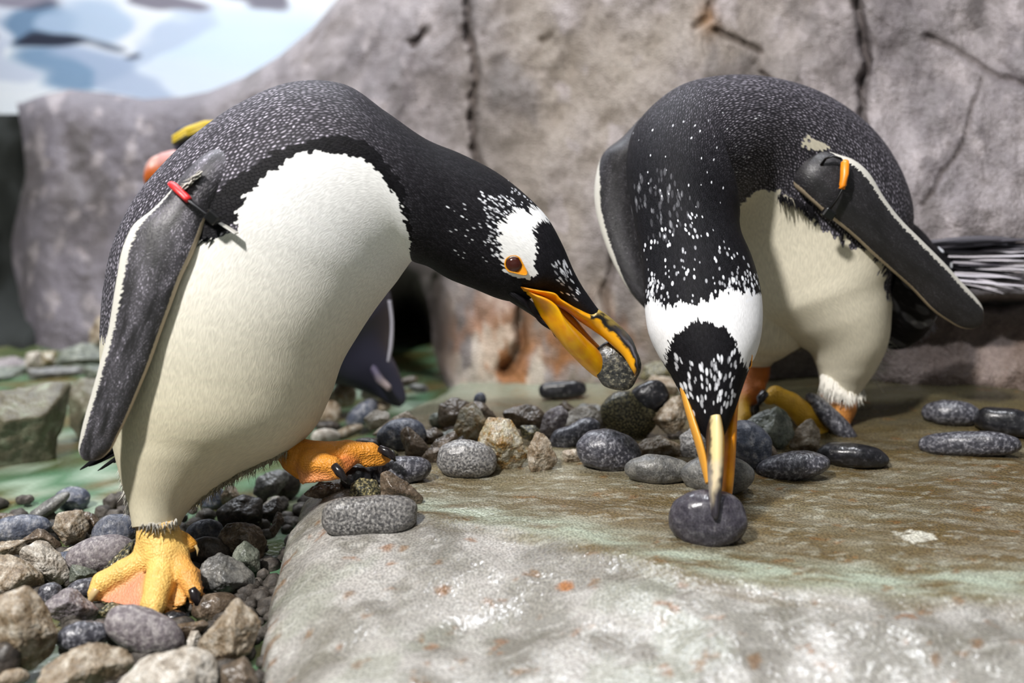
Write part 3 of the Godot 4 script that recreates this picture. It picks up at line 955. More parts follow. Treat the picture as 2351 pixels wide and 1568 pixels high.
	for q in round:
		var by: float = q[1] + 0.5 * q[3] if absf(q[4]) < 20 else q[1] + 0.5 * sqrt(pow(q[2] * sin(deg_to_rad(q[4])), 2) + pow(q[3] * cos(deg_to_rad(q[4])), 2))
		var base := gd(by, 0.0)
		var at := P(q[0], by, base)
		base = gd(by, ledge_h(at.x, at.z))
		var half: float = q[8] * (q[2] + q[3]) / 4 * base / FOC
		pebble("pebble", q[0], q[1], q[2], q[3], q[4], base + half * 0.6 + q[7], q[8], q[5], q[6], "pebble", "rocks and pebbles heaped on the ledge", q[9], 4, q[10])
	# the two pebbles held in the bills
	pebble("pebble", 1417, 838, 104, 118, -32, 0.757, 0.42, "held", "dark flat pebble held in the left bird's open bill", "pebble", "", 2.1, 5)
	pebble("pebble", 1625, 1192, 176, 132, 4, 0.695, 0.6, "plum", "glossy dark pebble on the ledge gripped by the right bird's bill tip", "pebble", "", 2.3, 5)
	# far pebbles beyond the ledge
	var far := [
		[790, 908, 56, 52, 20, "tan", "blurred tan pebble at the top of the far pebbles by the dark tail"], [832, 950, 84, 46, -42, "blue", "blurred blue-grey long pebble in the middle of the far pebbles"],
		[852, 906, 46, 30, 10, "pale", "blurred pinkish pebble nearest the dark tail tip"], [868, 934, 58, 28, -4, "tan", "blurred flat tan pebble right of the blue-grey far pebble"],
		[758, 948, 50, 58, 0, "tan", "blurred tan pebble against the left bird's belly"], [752, 978, 60, 26, 4, "deep", "blurred dark flat pebble under the tan one by the left bird's belly"],
		[798, 992, 74, 26, -22, "tan", "blurred long tan pebble lying on the green floor beside the ledge"], [748, 1002, 66, 36, 0, "pale", "blurred pale pebble lowest of the far pebbles by the left bird's belly"],
		[938, 876, 44, 22, -14, "brown", "dim brown pebble in the dark hollow under the wall"], [962, 892, 46, 20, 8, "grey", "dim grey pebble in the dark hollow under the wall"], [770, 920, 40, 40, 0, "ochre", "blurred ochre pebble left of the topmost far pebble"],
	]
	for q in far:
		var d := gd(q[1] + q[3] * 0.5, -0.045)
		pebble("pebble", q[0], q[1], q[2], q[3], q[4], d, 0.8, q[5], q[6], "pebble", "far pebbles beyond the ledge", 2.3, 3)
	# the gravel at the lower left
	var gravel := [
		[[[120, 1212], [132, 1178], [190, 1170], [206, 1212], [196, 1246], [150, 1252]], "tan", "cube-like tan rock with a small hole, at the back of the gravel", 18.0],
		[[[188, 1172], [215, 1180], [238, 1208], [222, 1228], [200, 1228]], "brown", "dim brown rock right behind the cube-like tan rock", 12.0],
		[[[45, 1242], [88, 1213], [110, 1220], [142, 1250], [132, 1266], [88, 1258]], "brown", "brown-faced rock between the blue speckled stone and the cube-like rock", 13.0],
		[[[-40, 1250], [0, 1243], [58, 1240], [48, 1276], [30, 1290], [-40, 1290]], "tan", "tan slab at the left edge above the long smooth tan rock", 12.0],
		[[[36, 1262], [74, 1240], [110, 1245], [152, 1290], [162, 1330], [130, 1346], [60, 1302]], "pale", "large whitish pitted rock near the left edge", 11.0],
		[[[158, 1316], [166, 1297], [196, 1298], [230, 1314], [192, 1338], [160, 1336]], "green", "small greenish grey rock left of the yellow foot's outer toe", 12.0],
		[[[222, 1322], [262, 1278], [305, 1238], [320, 1290], [252, 1334]], "olive", "olive slab leaning under the left bird's ankle", 14.0],
		[[[-40, 1290], [20, 1274], [92, 1312], [106, 1345], [86, 1378], [-40, 1372]], "tan", "long smooth tan rock at the left edge", 8.0],
		[[[-30, 1372], [64, 1345], [96, 1380], [128, 1430], [142, 1502], [60, 1540], [-10, 1500]], "tan", "big lumpy tan rock at the lower left edge", 9.0],
		[[[98, 1392], [148, 1350], [178, 1355], [226, 1400], [228, 1430], [165, 1432], [112, 1417]], "mauve", "faceted grey-pink rock left of the yellow foot's claw", 17.0],
		[[[440, 1492], [500, 1425], [545, 1371], [575, 1395], [602, 1432], [578, 1492], [530, 1522], [470, 1502]], "tan", "tall sharp-edged tan rock leaning against the ledge's front", 16.0],
		[[[392, 1436], [470, 1424], [478, 1436], [430, 1474], [412, 1462]], "brown", "brown slab under the sharp-edged tan rock's left side", 12.0],
		[[[422, 1492], [438, 1450], [466, 1438], [456, 1492]], "pale", "white chip left of the sharp-edged tan rock", 10.0],
		[[[75, 1562], [158, 1492], [192, 1478], [272, 1485], [322, 1506], [292, 1548], [200, 1600], [80, 1600]], "tan", "wide tan rock at the bottom edge left of the white rock", 10.0],
		[[[268, 1570], [322, 1510], [432, 1488], [490, 1500], [509, 1542], [505, 1620], [268, 1620]], "pale", "big white blurred rock at the bottom edge", 9.0],
		[[[508, 1532], [574, 1502], [592, 1560], [582, 1620], [512, 1620]], "brown", "brown and tan rock at the bottom edge beside the ledge", 13.0],
		[[[456, 1322], [465, 1292], [505, 1268], [545, 1286], [590, 1310], [589, 1346], [545, 1352], [500, 1364], [460, 1352]], "grey", "pale grey knobbly rock right of the yellow foot", 11.0],
		[[[520, 1282], [560, 1240], [594, 1262], [598, 1312], [560, 1312]], "green", "grey rock behind the pale grey knobbly rock", 12.0],
		[[[496, 1246], [510, 1200], [590, 1205], [616, 1250], [610, 1290], [560, 1270], [505, 1268]], "brown", "wet brown rock under the dark brown topmost rock, beside the ledge", 11.0],
		[[[494, 1172], [530, 1148], [556, 1134], [602, 1146], [600, 1192], [545, 1220], [510, 1208]], "deep", "dark brown smooth-faced rock stacked highest beside the ledge", 11.0],
		[[[506, 1142], [512, 1116], [545, 1114], [556, 1132], [540, 1158], [510, 1158]], "tan", "small tan rock beside the blue pebble on the green floor", 12.0],
		[[[580, 1132], [592, 1096], [635, 1078], [676, 1086], [640, 1132], [604, 1150]], "grey", "grey slab on the green floor under the left bird's raised heel", 14.0],
		[[[610, 1228], [640, 1168], [656, 1165], [652, 1200], [618, 1250]], "brown", "narrow brown slab standing in the gap beside the ledge", 14.0],
		[[[590, 1170], [640, 1140], [660, 1160], [630, 1200], [600, 1200]], "deep", "shaded dark rock in the gap beside the ledge", 10.0],
		[[[224, 1404], [255, 1382], [292, 1392], [288, 1418], [240, 1420]], "olive", "mossy dark rock under the pink web of the yellow foot", 10.0],
		[[[600, 1162], [626, 1140], [646, 1138], [630, 1164]], "pale", "small pink-grey chip in the gap beside the ledge", 10.0],
	]
	for q in gravel:
		var by := -1e9
		var lo := 1e9
		var hi := -1e9
		for p in q[0]:
			by = maxf(by, p[1])
			lo = minf(lo, p[0])
			hi = maxf(hi, p[0])
		var base := gd(by, G)
		var half: float = (hi - lo) / 2 * base / FOC * 0.75
		rock("gravel_rock", q[0], base + half * 0.55, half, q[1], q[2], "rock", "rocks of the gravel bed", q[3], 5 if hi - lo > 110 else 4)
	var gp := [
		[42, 1216, 132, 66, -10, "blue", "blue-grey speckled stone at the left edge of the gravel's back"], [110, 1166, 112, 32, -38, "grey", "pale stick-like stone leaning at the back of the gravel"],
		[166, 1146, 74, 56, 0, "blue", "bluish stone behind the stick-like stone"], [262, 1222, 100, 80, -24, "blue", "blue-grey rounded stone left of the left bird's ankle"],
		[178, 1260, 66, 20, -22, "pale", "white sliver of stone before the cube-like rock"], [236, 1274, 152, 86, -10, "mauve", "large dark purplish stone behind the yellow foot's outer toe"],
		[178, 1288, 96, 46, 6, "blue", "dark blue flat stone below the white sliver"], [264, 1266, 42, 40, 0, "pale", "small white stone touching the left bird's ankle"],
		[116, 1362, 52, 48, -20, "dark", "small dark stone behind the faceted grey-pink rock"], [196, 1350, 80, 44, -12, "dark", "dark stone half under the yellow foot's outer toe"],
		[193, 1460, 116, 66, -10, "dark", "dark oval stone below the faceted grey-pink rock"], [333, 1450, 182, 100, 20, "mauve", "large smooth purple-grey stone right below the yellow foot"],
		[404, 1424, 56, 44, 10, "black", "black stone in the gap under the yellow foot's inner toe"], [496, 1394, 104, 66, -8, "brown", "wet brownish stone behind the sharp-edged tan rock"],
		[30, 1556, 66, 40, -10, "tan", "small pale stone in the lower left corner"], [14, 1516, 60, 90, 0, "deep", "dark stone in the lower left corner"],
		[470, 1226, 80, 66, -16, "blue", "blue stone between the left bird's spur and the stacked rocks"], [484, 1142, 68, 54, 4, "blue", "blue-grey stone alone on the green floor behind the left bird's ankle"],
		[482, 1266, 90, 64, 10, "deep", "dark brown stone behind the left bird's spur"], [660, 1112, 60, 70, 20, "deep", "black stone in the shade of the left bird's raised foot"],
		[10, 1190, 70, 24, 4, "brown", "brown flat stone at the left edge on the green floor"], [108, 1212, 40, 30, 0, "grey", "small grey stone left of the cube-like rock"],
		[300, 1216, 40, 44, 0, "tan", "small tan stone half hidden behind the left bird's ankle"],
	]
	for q in gp:
		var base := gd(q[1] + q[3] * 0.5, G if q[1] > 1160 else FLOOR_Y)
		var half: float = 0.7 * (q[2] + q[3]) / 4 * base / FOC
		pebble("gravel_stone", q[0], q[1], q[2], q[3], q[4], base + half * 0.5 + (0.016 if q[1] > 1385 and q[0] > 380 else 0.0), 0.7, q[5], q[6], "stone", "rounded stones of the gravel bed", 2.3, 4)
	# the small gravel that fills the gaps between them
	var st := SurfaceTool.new()
	st.begin(Mesh.PRIMITIVE_TRIANGLES)
	var sp := sphere_points(2)
	var r := RandomNumberGenerator.new()
	r.seed = 5
	for k in 900:
		var z := r.randf_range(-0.88, -0.38)
		var x := r.randf_range(-0.58, edge_x(z) + 0.012)
		if z < -0.84 and r.randf() < 0.7: continue
		var sc := r.randf_range(0.004, 0.009)
		var am := ArrayMesh.new()
		var v := PackedVector3Array()
		for q in sp.v: v.append(q * (1 + 0.25 * noise_a.get_noise_3d(q.x + k, q.y, q.z)))
		var me := smooth_mesh(v, sp.idx)
		st.append_from(me, 0, Transform3D(Basis.from_euler(Vector3(r.randf() * 6, r.randf() * 6, r.randf() * 6)).scaled(Vector3(sc * r.randf_range(0.8, 1.5), sc * 0.8, sc)), Vector3(x, FLOOR_Y + r.randf_range(0.0, 0.008), z)))
	var o := part("fine_gravel", st.commit(), M.fine)
	tag(o, "fine dark gravel filling the gaps between the rocks at the lower left", "gravel", "", "stuff")

# -------------------------------------------------------------------- plumage
func fill_mask(mask: PackedByteArray, w: int, h: int, poly: Array, id: int) -> PackedByteArray:
	var lo := 1e9
	var hi := -1e9
	for p in poly:
		lo = minf(lo, p.y)
		hi = maxf(hi, p.y)
	for y in range(maxi(int(lo * h), 0), mini(int(hi * h) + 1, h)):
		var fy := (y + 0.5) / h
		var xs := []
		for k in poly.size():
			var a: Vector2 = poly[k]
			var b: Vector2 = poly[(k + 1) % poly.size()]
			if (a.y > fy) != (b.y > fy): xs.append(a.x + (fy - a.y) / (b.y - a.y) * (b.x - a.x))
		xs.sort()
		for k in range(0, xs.size() - 1, 2):
			for x in range(clampi(int(xs[k] * w), 0, w), clampi(int(xs[k + 1] * w + 0.5), 0, w)): mask[y * w + x] = id
	return mask

func px_poly(body: Dictionary, list: Array, lo: float, hi: float) -> Array:
	var out := []
	for q in list: out.append(on_body(body, q[0], q[1], lo, hi))
	return out

# white: outlines of the white plumage (u, v); tips: [grey of the feather tips and painted gloss low on the body, high on it, from v, to v]
# flecks: [outline in pixels, count, length, width (pixels), lowest v, highest v]
func plumage(body: Dictionary, w: int, h: int, nu: float, nv: float, white: Array, black: Array, tips: Array, cream: Array, flecks: Array, sd: int) -> StandardMaterial3D:
	var mask := PackedByteArray()
	mask.resize(w * h)
	for p in white: mask = fill_mask(mask, w, h, p, 1)
	for p in black: mask = fill_mask(mask, w, h, p, 2)
	var alb := PackedByteArray()
	alb.resize(w * h * 3)
	var hgt := PackedByteArray()
	hgt.resize(w * h)
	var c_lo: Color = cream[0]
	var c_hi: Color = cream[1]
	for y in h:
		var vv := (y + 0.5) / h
		var tip_sheen_amt: float = lerpf(tips[0], tips[1], smoothstep(tips[2], tips[3], vv))
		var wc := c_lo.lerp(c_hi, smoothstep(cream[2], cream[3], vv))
		for x in w:
			var ur := (x + 0.5) / w * nu
			var vr := vv * nv
			var U := ur + 0.45 * noise_b.get_noise_2d(ur * 0.16, vr * 0.1)
			var V := maxf(vr + 0.8 * noise_b.get_noise_2d(ur * 0.3 + 90, vr * 0.12), 0.0)
			var r0 := int(V)
			var fv := V - r0
			var row := r0
			var uu := U + (row & 1) * 0.5
			var cu := int(uu)
			var fu := uu - cu - 0.5
			var lv := fv - 2.4 * fu * fu
			if lv < 0:
				row -= 1
				uu = U + (row & 1) * 0.5
				cu = int(uu)
				fu = uu - cu - 0.5
				lv = 1.0 + fv - 2.4 * fu * fu
			var hs := ((cu * 73856093) ^ (row * 19349663) ^ (sd * 83492791)) & 0xffff
			hs = (hs * 48271 + 11) & 0xffff
			var rnd := hs / 65535.0
			var rn2 := ((hs * 7919 + 31) & 0xffff) / 65535.0
			var mx := clampi(int((cu + 0.5 - (row & 1) * 0.5 + (rnd - 0.5) * 0.8) / nu * w), 0, w - 1)
			var my := clampi(int((row + 0.5 + (rn2 - 0.5) * 2.2) / nv * h), 0, h - 1)
			var k := y * w + x
			var zone := mask[my * w + mx]
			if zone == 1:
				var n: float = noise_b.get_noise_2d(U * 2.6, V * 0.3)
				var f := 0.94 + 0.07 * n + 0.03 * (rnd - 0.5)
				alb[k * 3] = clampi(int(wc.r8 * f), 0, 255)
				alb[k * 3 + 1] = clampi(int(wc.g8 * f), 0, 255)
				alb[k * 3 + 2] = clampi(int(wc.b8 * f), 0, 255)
				hgt[k] = clampi(int(128 + 30 * n - 8 * lv), 0, 255)
			else:
				var t := minf(maxf(1.0 - absf(lv - 0.45) / 0.43, 0.0) * 1.8, 1.0) * maxf(1.0 - absf(fu + 0.3 * (rnd - 0.5)) * 3.5, 0.0) * (0.35 + 0.7 * rn2)
				var ta := 0.03 if zone == 2 else tip_sheen_amt
				var g := 14.0 + 9.0 * (rn2 - 0.5) + t * ta * 300.0 + ta * 62.0  # the even lift paints the gloss of wet feathers into the black
				alb[k * 3] = clampi(int(g), 0, 255)
				alb[k * 3 + 1] = clampi(int(g * 0.97), 0, 255)
				alb[k * 3 + 2] = clampi(int(g * 1.03 + 2), 0, 255)
				hgt[k] = clampi(int(170 - 110 * lv * 0.8 - 60 * absf(fu)), 0, 255)
	# single white feathers
	var r := RandomNumberGenerator.new()
	r.seed = sd + 100
	for q in flecks:
		var poly := PackedVector2Array()
		var lo := Vector2(1e9, 1e9)
		var hi := Vector2(-1e9, -1e9)
		for p in q[0]:
			poly.append(Vector2(p[0], p[1]))
			lo = lo.min(poly[-1])
			hi = hi.max(poly[-1])
		var made := 0
		while made < q[1]:
			var p := Vector2(r.randf_range(lo.x, hi.x), r.randf_range(lo.y, hi.y))
			if not Geometry2D.is_point_in_polygon(p, poly): continue
			made += 1
			var at := on_body(body, p.x, p.y, q[4], q[5])
			var n: int = body.nf / 2 + 1
			var j := clampi(int(at.y * body.ns), 1, body.ns - 1)
			var i := clampi(int(at.x * (n - 1)), 1, n - 2)
			var per_v: float = body.px[(j + 1) * n + i].distance_to(body.px[(j - 1) * n + i]) * body.ns / 2
			var per_u: float = body.px[j * n + i + 1].distance_to(body.px[j * n + i - 1]) * (n - 1) / 2.0
			var s := r.randf_range(0.55, 1.2)
			var hl: float = clampf(q[2] * s / 2 / maxf(per_v, 60) * h, 1.0, 40.0)
			var hw: float = clampf(q[3] * s / 2 / maxf(per_u, 60) * w, 1.0, 40.0)
			var ox := (at.x + r.randf_range(-0.5, 0.5) / (n - 1)) * w
			var oy: float = (at.y + r.randf_range(-0.5, 0.5) / body.ns) * h
			var slant := r.randf_range(-0.25, 0.25)
			var br: float = r.randf_range(0.55, 1.0) * (q[6] if q.size() > 6 else 1.0)
			for yy in range(int(oy - hl), int(oy + hl) + 1):
				for xx in range(int(ox - hw - hl), int(ox + hw + hl) + 1):
					if xx < 0 or yy < 0 or xx >= w or yy >= h: continue
					var e := pow((xx - ox - slant * (yy - oy)) / hw, 2) + pow((yy - oy) / hl, 2)
					if e < 1.0:
						var a := br * minf((1.0 - e) * 2.0, 1.0)
						var k := (yy * w + xx) * 3
						alb[k] = int(lerpf(alb[k], 232, a))
						alb[k + 1] = int(lerpf(alb[k + 1], 234, a))
						alb[k + 2] = int(lerpf(alb[k + 2], 240, a))
	var m := mat(Color.WHITE, 0.55)
	m.albedo_texture = ImageTexture.create_from_image(Image.create_from_data(w, h, false, Image.FORMAT_RGB8, alb))
	m.heightmap_enabled = true
	m.heightmap_texture = ImageTexture.create_from_image(Image.create_from_data(w, h, false, Image.FORMAT_L8, hgt))
	m.heightmap_scale = 0.05
	m.metallic_specular = 0.2
	return m

# a flipper's skin of tiny scale feathers: white hind edge on side u0, pale thin edge on the other
func flipper_plumage(white_left: bool, tip: float, sd: int, width: float, v0 := 0.08, v1 := 0.97) -> StandardMaterial3D:
	var w := 640
	var h := 1024
	var nu := 30.0
	var nv := 110.0
	var alb := PackedByteArray()
	alb.resize(w * h * 3)
	var hgt := PackedByteArray()
	hgt.resize(w * h)
	for y in h:
		var vv := (y + 0.5) / h
		var wide := width * smoothstep(v0, v0 + 0.14, vv) * smoothstep(v1, v1 - 0.22, vv)
		for x in w:
			var t := (1 - cos(PI * (x + 0.5) / w)) / 2          # share of the breadth, from the loft's o side
			if not white_left: t = 1 - t
			var V := maxf(vv * nv + 1.6 * noise_b.get_noise_2d(t * 5, vv * 9) + 0.5 * noise_b.get_noise_2d(t * 22, vv * 40), 0)
			var U := t * nu + 1.2 * noise_b.get_noise_2d(t * 5 + 40, vv * 9)
			var row := int(V)
			var uu := U + (row & 1) * 0.5
			var cu := int(uu)
			var fu := uu - cu - 0.5
			var lv := V - row - 0.5
			var hs := (((cu * 73856093) ^ (row * 19349663) ^ sd) * 48271) & 0xffff
			var rnd := hs / 65535.0
			var tooth := absf(fposmod(vv * 74.0 + 0.5 * noise_b.get_noise_1d(vv * 90) + t * 5, 1.0) - 0.5) * (0.9 + 0.6 * noise_b.get_noise_1d(vv * 60 + 7))
			var k := y * w + x
			var c: Color
			if t < wide * (0.72 + 0.55 * tooth):
				c = c8(226, 223, 214) * (0.93 + 0.07 * noise_b.get_noise_2d(U * 9, V * 2))
				hgt[k] = 190
			elif t > 0.972 - 0.012 * tooth:
				c = c8(176, 160, 136)
				hgt[k] = 170
			else:
				var d := maxf(1.0 - (absf(lv) * 2.4 + absf(fu) * 2.6), 0.0) * (0.4 + 0.8 * rnd)
				var zone := 0.55 + 0.15 * smoothstep(0.3, 0.1, vv) + 0.65 * noise_a.get_noise_2d(t * 3.0 + sd, vv * 6.0)
				var g := 24.0 + 8.0 * rnd + (d * 230.0 + 62.0) * tip * clampf(zone, 0.1, 1.3)  # the even lift paints a sheen into the flipper's grey
				c = Color8(clampi(int(g), 0, 255), clampi(int(g * 0.97), 0, 255), clampi(int(g * 1.05), 0, 255))
				hgt[k] = clampi(int(110 + 110 * d), 0, 255)
			alb[k * 3] = c.r8
			alb[k * 3 + 1] = c.g8
			alb[k * 3 + 2] = c.b8
	var m := mat(Color.WHITE, 0.45)
	m.albedo_texture = ImageTexture.create_from_image(Image.create_from_data(w, h, false, Image.FORMAT_RGB8, alb))
	m.heightmap_enabled = true
	m.heightmap_texture = ImageTexture.create_from_image(Image.create_from_data(w, h, false, Image.FORMAT_L8, hgt))
	m.heightmap_scale = 0.05
	return m

# -------------------------------------------------------------------- feet: one skin round jointed bones
# bone: [x, y, depth, radius px, x, y, depth, radius px, colour, ringed]
func skin_mesh(bones: Array, cell: float, at: Vector3) -> ArrayMesh:
	var bs := []
	var lo := Vector3.ONE * 1e9
	var hi := -Vector3.ONE * 1e9
	for b in bones:
		var A := P(b[0], b[1], b[2])
		var B := P(b[4], b[5], b[6])
		var ra: float = b[3] * b[2] / FOC
		var rb: float = b[7] * b[6] / FOC
		bs.append([A, B, ra, rb, b[8], b[9] if b.size() > 9 else 0.0])
		var r := Vector3.ONE * (maxf(ra, rb) + 0.008)
		lo = lo.min(A - r).min(B - r)
		hi = hi.max(A + r).max(B + r)
	var n := Vector3i(((hi - lo) / cell).ceil()) + Vector3i.ONE * 2
	var f := PackedFloat32Array()
	f.resize(n.x * n.y * n.z)
	var K := 1100.0
	for b in bs:
		var A: Vector3 = b[0]
		var AB: Vector3 = b[1] - A
		var L2 := maxf(AB.length_squared(), 1e-9)
		var L := sqrt(L2)
		var ra: float = b[2]
		var rb: float = b[3]
		var rm := Vector3.ONE * (maxf(ra, rb) + 0.008)
		var i0 := Vector3i((A.min(b[1]) - rm - lo) / cell).max(Vector3i.ZERO)
		var i1 := (Vector3i((A.max(b[1]) + rm - lo) / cell) + Vector3i.ONE).min(n - Vector3i.ONE)
		for z in range(i0.z, i1.z + 1):
			for y in range(i0.y, i1.y + 1):
				for x in range(i0.x, i1.x + 1):
					var q := lo + Vector3(x, y, z) * cell - A
					var t := clampf(q.dot(AB) / L2, 0, 1)
					var r := lerpf(ra, rb, t)
					if b[5] > 0: r += b[5] * sin(TAU * t * L / 0.0034)
					var e := q.distance_to(AB * t) - r
					if e < 0.008: f[(z * n.y + y) * n.x + x] += exp(-K * e)
	var ids := {}
	var v := PackedVector3Array()
	var col := PackedColorArray()
	var offs := [Vector3i(0, 0, 0), Vector3i(1, 0, 0), Vector3i(0, 1, 0), Vector3i(1, 1, 0), Vector3i(0, 0, 1), Vector3i(1, 0, 1), Vector3i(0, 1, 1), Vector3i(1, 1, 1)]
	var edges := [0, 1, 2, 3, 4, 5, 6, 7, 0, 2, 1, 3, 4, 6, 5, 7, 0, 4, 1, 5, 2, 6, 3, 7]
	var nx := n.x
	var nxy := n.x * n.y
	for z in n.z - 1:
		for y in n.y - 1:
			for x in n.x - 1:
				var k := z * nxy + y * nx + x
				var cnt := 0
				var a8 := [f[k], f[k + 1], f[k + nx], f[k + nx + 1], f[k + nxy], f[k + nxy + 1], f[k + nxy + nx], f[k + nxy + nx + 1]]
				for q in a8:
					if q > 1.0: cnt += 1
				if cnt == 0 or cnt == 8: continue
				var sum := Vector3.ZERO
				var m := 0
				for e in range(0, 24, 2):
					var p: float = a8[edges[e]]
					var q: float = a8[edges[e + 1]]
					if (p > 1.0) != (q > 1.0):
						var lp := log(maxf(p, 0.02))
						var lq := log(maxf(q, 0.02))
						sum += Vector3(offs[edges[e]]).lerp(Vector3(offs[edges[e + 1]]), lp / (lp - lq))
						m += 1
				ids[k] = v.size()
				v.append(lo + (Vector3(x, y, z) + sum / m) * cell)
	var idx := PackedInt32Array()
	var step := [1, nx, nxy]
	for k in ids:
		for ax in 3:
			var s: int = step[ax]
			var s1: int = step[(ax + 1) % 3]
			var s2: int = step[(ax + 2) % 3]
			var ins: bool = f[k] > 1.0
			if ins == (f[k + s] > 1.0): continue
			if not (ids.has(k - s1) and ids.has(k - s2) and ids.has(k - s1 - s2)): continue
			var a: int = ids[k]
			var b: int = ids[k - s1]
			var c: int = ids[k - s1 - s2]
			var d: int = ids[k - s2]
			if ins: idx.append_array([a, c, b, a, d, c])
			else: idx.append_array([a, b, c, a, c, d])
	for p in v:
		var wsum := 0.0
		var c := Color(0, 0, 0)
		for b in bs:
			var AB: Vector3 = b[1] - b[0]
			var t := clampf((p - b[0]).dot(AB) / maxf(AB.length_squared(), 1e-9), 0, 1)
			var e: float = p.distance_to(b[0] + AB * t) - lerpf(b[2], b[3], t)
			if e < 0.012:
				var w := exp(-700.0 * e)
				c += b[4] * w
				wsum += w
		c = c * (1.0 / maxf(wsum, 1e-6))
		var mott := 1.0 + 0.22 * noise_a.get_noise_3d(p.x * 60, p.y * 60, p.z * 60)
		col.append(Color(c.r * mott, c.g * mott, c.b * mott))
	return smooth_mesh(moved(v, at), idx, null, col)

# web: a row of thin strands between two toes
func web(bones: Array, a: Array, b: Array, r: float, col: Color, n := 9):
	for k in n:
		var t := k / (n - 1.0)
		var p := []
		for q in [a, b]:
			p.append([lerpf(q[0], q[3], t), lerpf(q[1], q[4], t), lerpf(q[2], q[5], t)])
		bones.append([p[0][0], p[0][1], p[0][2], r, p[1][0], p[1][1], p[1][2], r, col])

# loose feather ends: narrow tapering barbs along a line [x, y, depth] towards a direction in pixels
func fringe(parent: Node3D, called: String, line: Array, n: int, dir: Vector2, spread: float, length: float, width: float, material: Material, sd: int, label := "", nrm := Vector3(-0.3, 0.5, 0.8)):
	var r := RandomNumberGenerator.new()
	r.seed = sd
	var v := PackedVector3Array()
	var idx := PackedInt32Array()
	for k in n:
		var s := r.randf() * (line.size() - 1.001)
		var j := int(s)
		var t := s - j
		var x := lerpf(line[j][0], line[j + 1][0], t) + r.randf_range(-4, 4)
		var y := lerpf(line[j][1], line[j + 1][1], t) + r.randf_range(-5, 5)
		var d := lerpf(line[j][2], line[j + 1][2], t) + r.randf_range(-0.004, 0.004)
		var g := dir.rotated(r.randf_range(-spread, spread))
		var l := length * r.randf_range(0.5, 1.15)
		var bend := r.randf_range(-0.25, 0.25)
		var w := width * r.randf_range(0.6, 1.2)
		var base := v.size()
		for e in 4:
			var u := e / 3.0
			var c := Vector2(x, y) + g * (l * u) + g.orthogonal() * (bend * l * u * u)
			var ww := w * (1 - u * 0.93) * (0.7 + 1.2 * u * (1 - u))
			var o := g.orthogonal() * ww
			v.append(P(c.x + o.x, c.y + o.y, d + 0.001))
			v.append(P(c.x, c.y, d - 0.0012 * (1 - u)))
			v.append(P(c.x - o.x, c.y - o.y, d + 0.001))
		for e in 3:
			for q in 3:
				var a := base + e * 3 + q
				var b := base + e * 3 + (q + 1) % 3
				idx.append_array([a, a + 3, b, b, a + 3, b + 3])
	var arr := []
	arr.resize(Mesh.ARRAY_MAX)
	arr[Mesh.ARRAY_VERTEX] = moved(v, parent.position)
	var nn := PackedVector3Array()
	nn.resize(v.size())
	nn.fill(nrm.normalized())
	arr[Mesh.ARRAY_NORMAL] = nn
	arr[Mesh.ARRAY_INDEX] = idx
	var am := ArrayMesh.new()
	am.add_surface_from_arrays(Mesh.PRIMITIVE_TRIANGLES, arr)
	var o := part(called, am, material, parent)
	tag(o, label, "", "", "stuff")

func bill_mesh(d: Dictionary, at: Vector3, paint: Callable) -> ArrayMesh:
	var col := PackedColorArray()
	for k in d.v.size():
		var t := (1 - cos(PI * d.uv[k].x)) / 2
		col.append(paint.call(t, d.uv[k].y, d.v[k]))
	return smooth_mesh(moved(d.v.duplicate(), at), d.idx, null, col)

func claw(parent: Node3D, list: Array, material: Material):
	var p := []
	var r := []
	for q in list:
		p.append(P(q[0], q[1], q[2]) - parent.position)
		r.append(q[3] * q[2] / FOC)
	part("claw", tube(p, r, 12), material, parent)

# an eye looking out of the head at a pixel
func eye_at(parent: Node3D, x: float, y: float, d: float, r_px: float, turn: float):
	var c := P(x, y, d)
	var view := (eye - c).normalized()
	var e := Node3D.new()
	e.name = "eye"
	parent.add_child(e, true)
	e.position = c - parent.position
	var r := r_px * d / FOC
	var right := (ax_r - view * ax_r.dot(view)).normalized()
	var up := view.cross(right)
	e.basis = Basis(right, up, view).rotated(view, turn)
	for q in [["iris", r * 0.9, 0.0, M.iris], ["pupil", r * 0.5, r * 0.2, M.pupil]]:
		var s := SphereMesh.new()
		s.radius = q[1]
		s.height = q[1] * 2
		s.radial_segments = 32
		s.rings = 16
		var o := part(q[0], s, q[3], e)
		o.scale = Vector3(1, 1, 0.55)
		o.position.z = q[2]
	# almond rim
	var pts := []
	for k in 41:
		var f := TAU * k / 40
		var rx := r * 1.0
		var px := rx * cos(f)
		if cos(f) > 0: px *= 1.0 + 0.75 * pow(maxf(cos(f), 0), 3)
		pts.append(Vector3(px, r * 0.93 * sin(f) * (1.0 - 0.25 * maxf(cos(f), 0)), r * 0.16))
	var v := PackedVector3Array()
	for k in 41:
		var tg: Vector3 = (pts[(k + 1) % 40] - pts[(k + 39) % 40]).normalized()
		var s := tg.cross(Vector3(0, 0, 1)).normalized()
		for i in 9:
			var f := TAU * i / 8
			v.append(pts[k] + s * (r * 0.085 * cos(f)) + Vector3(0, 0, r * 0.1 * sin(f)))
	part("eye_rim", smooth_mesh(v, grid_index(8, 40)), M.eye_ring, e)
	var fv := PackedVector3Array()
	fv.append(Vector3(0, 0, r * 0.1))
	for k in 41: fv.append(pts[k] + Vector3(0, 0, -r * 0.1))
	var fi := PackedInt32Array()
	for k in 40: fi.append_array([0, k + 2, k + 1])
	part("eye_corner", smooth_mesh(fv, fi), M.eye_ring, e)

func strap_tube(parent: Node3D, called: String, list: Array, flat: float, material: Material, label := ""):
	var p := []
	var r := []
	for q in list:
		p.append(P(q[0], q[1], q[2]) - parent.position)
		r.append(q[3] * q[2] / FOC)
	var o := part(called, tube(p, r, 16, flat), material, parent)
	tag(o, label)

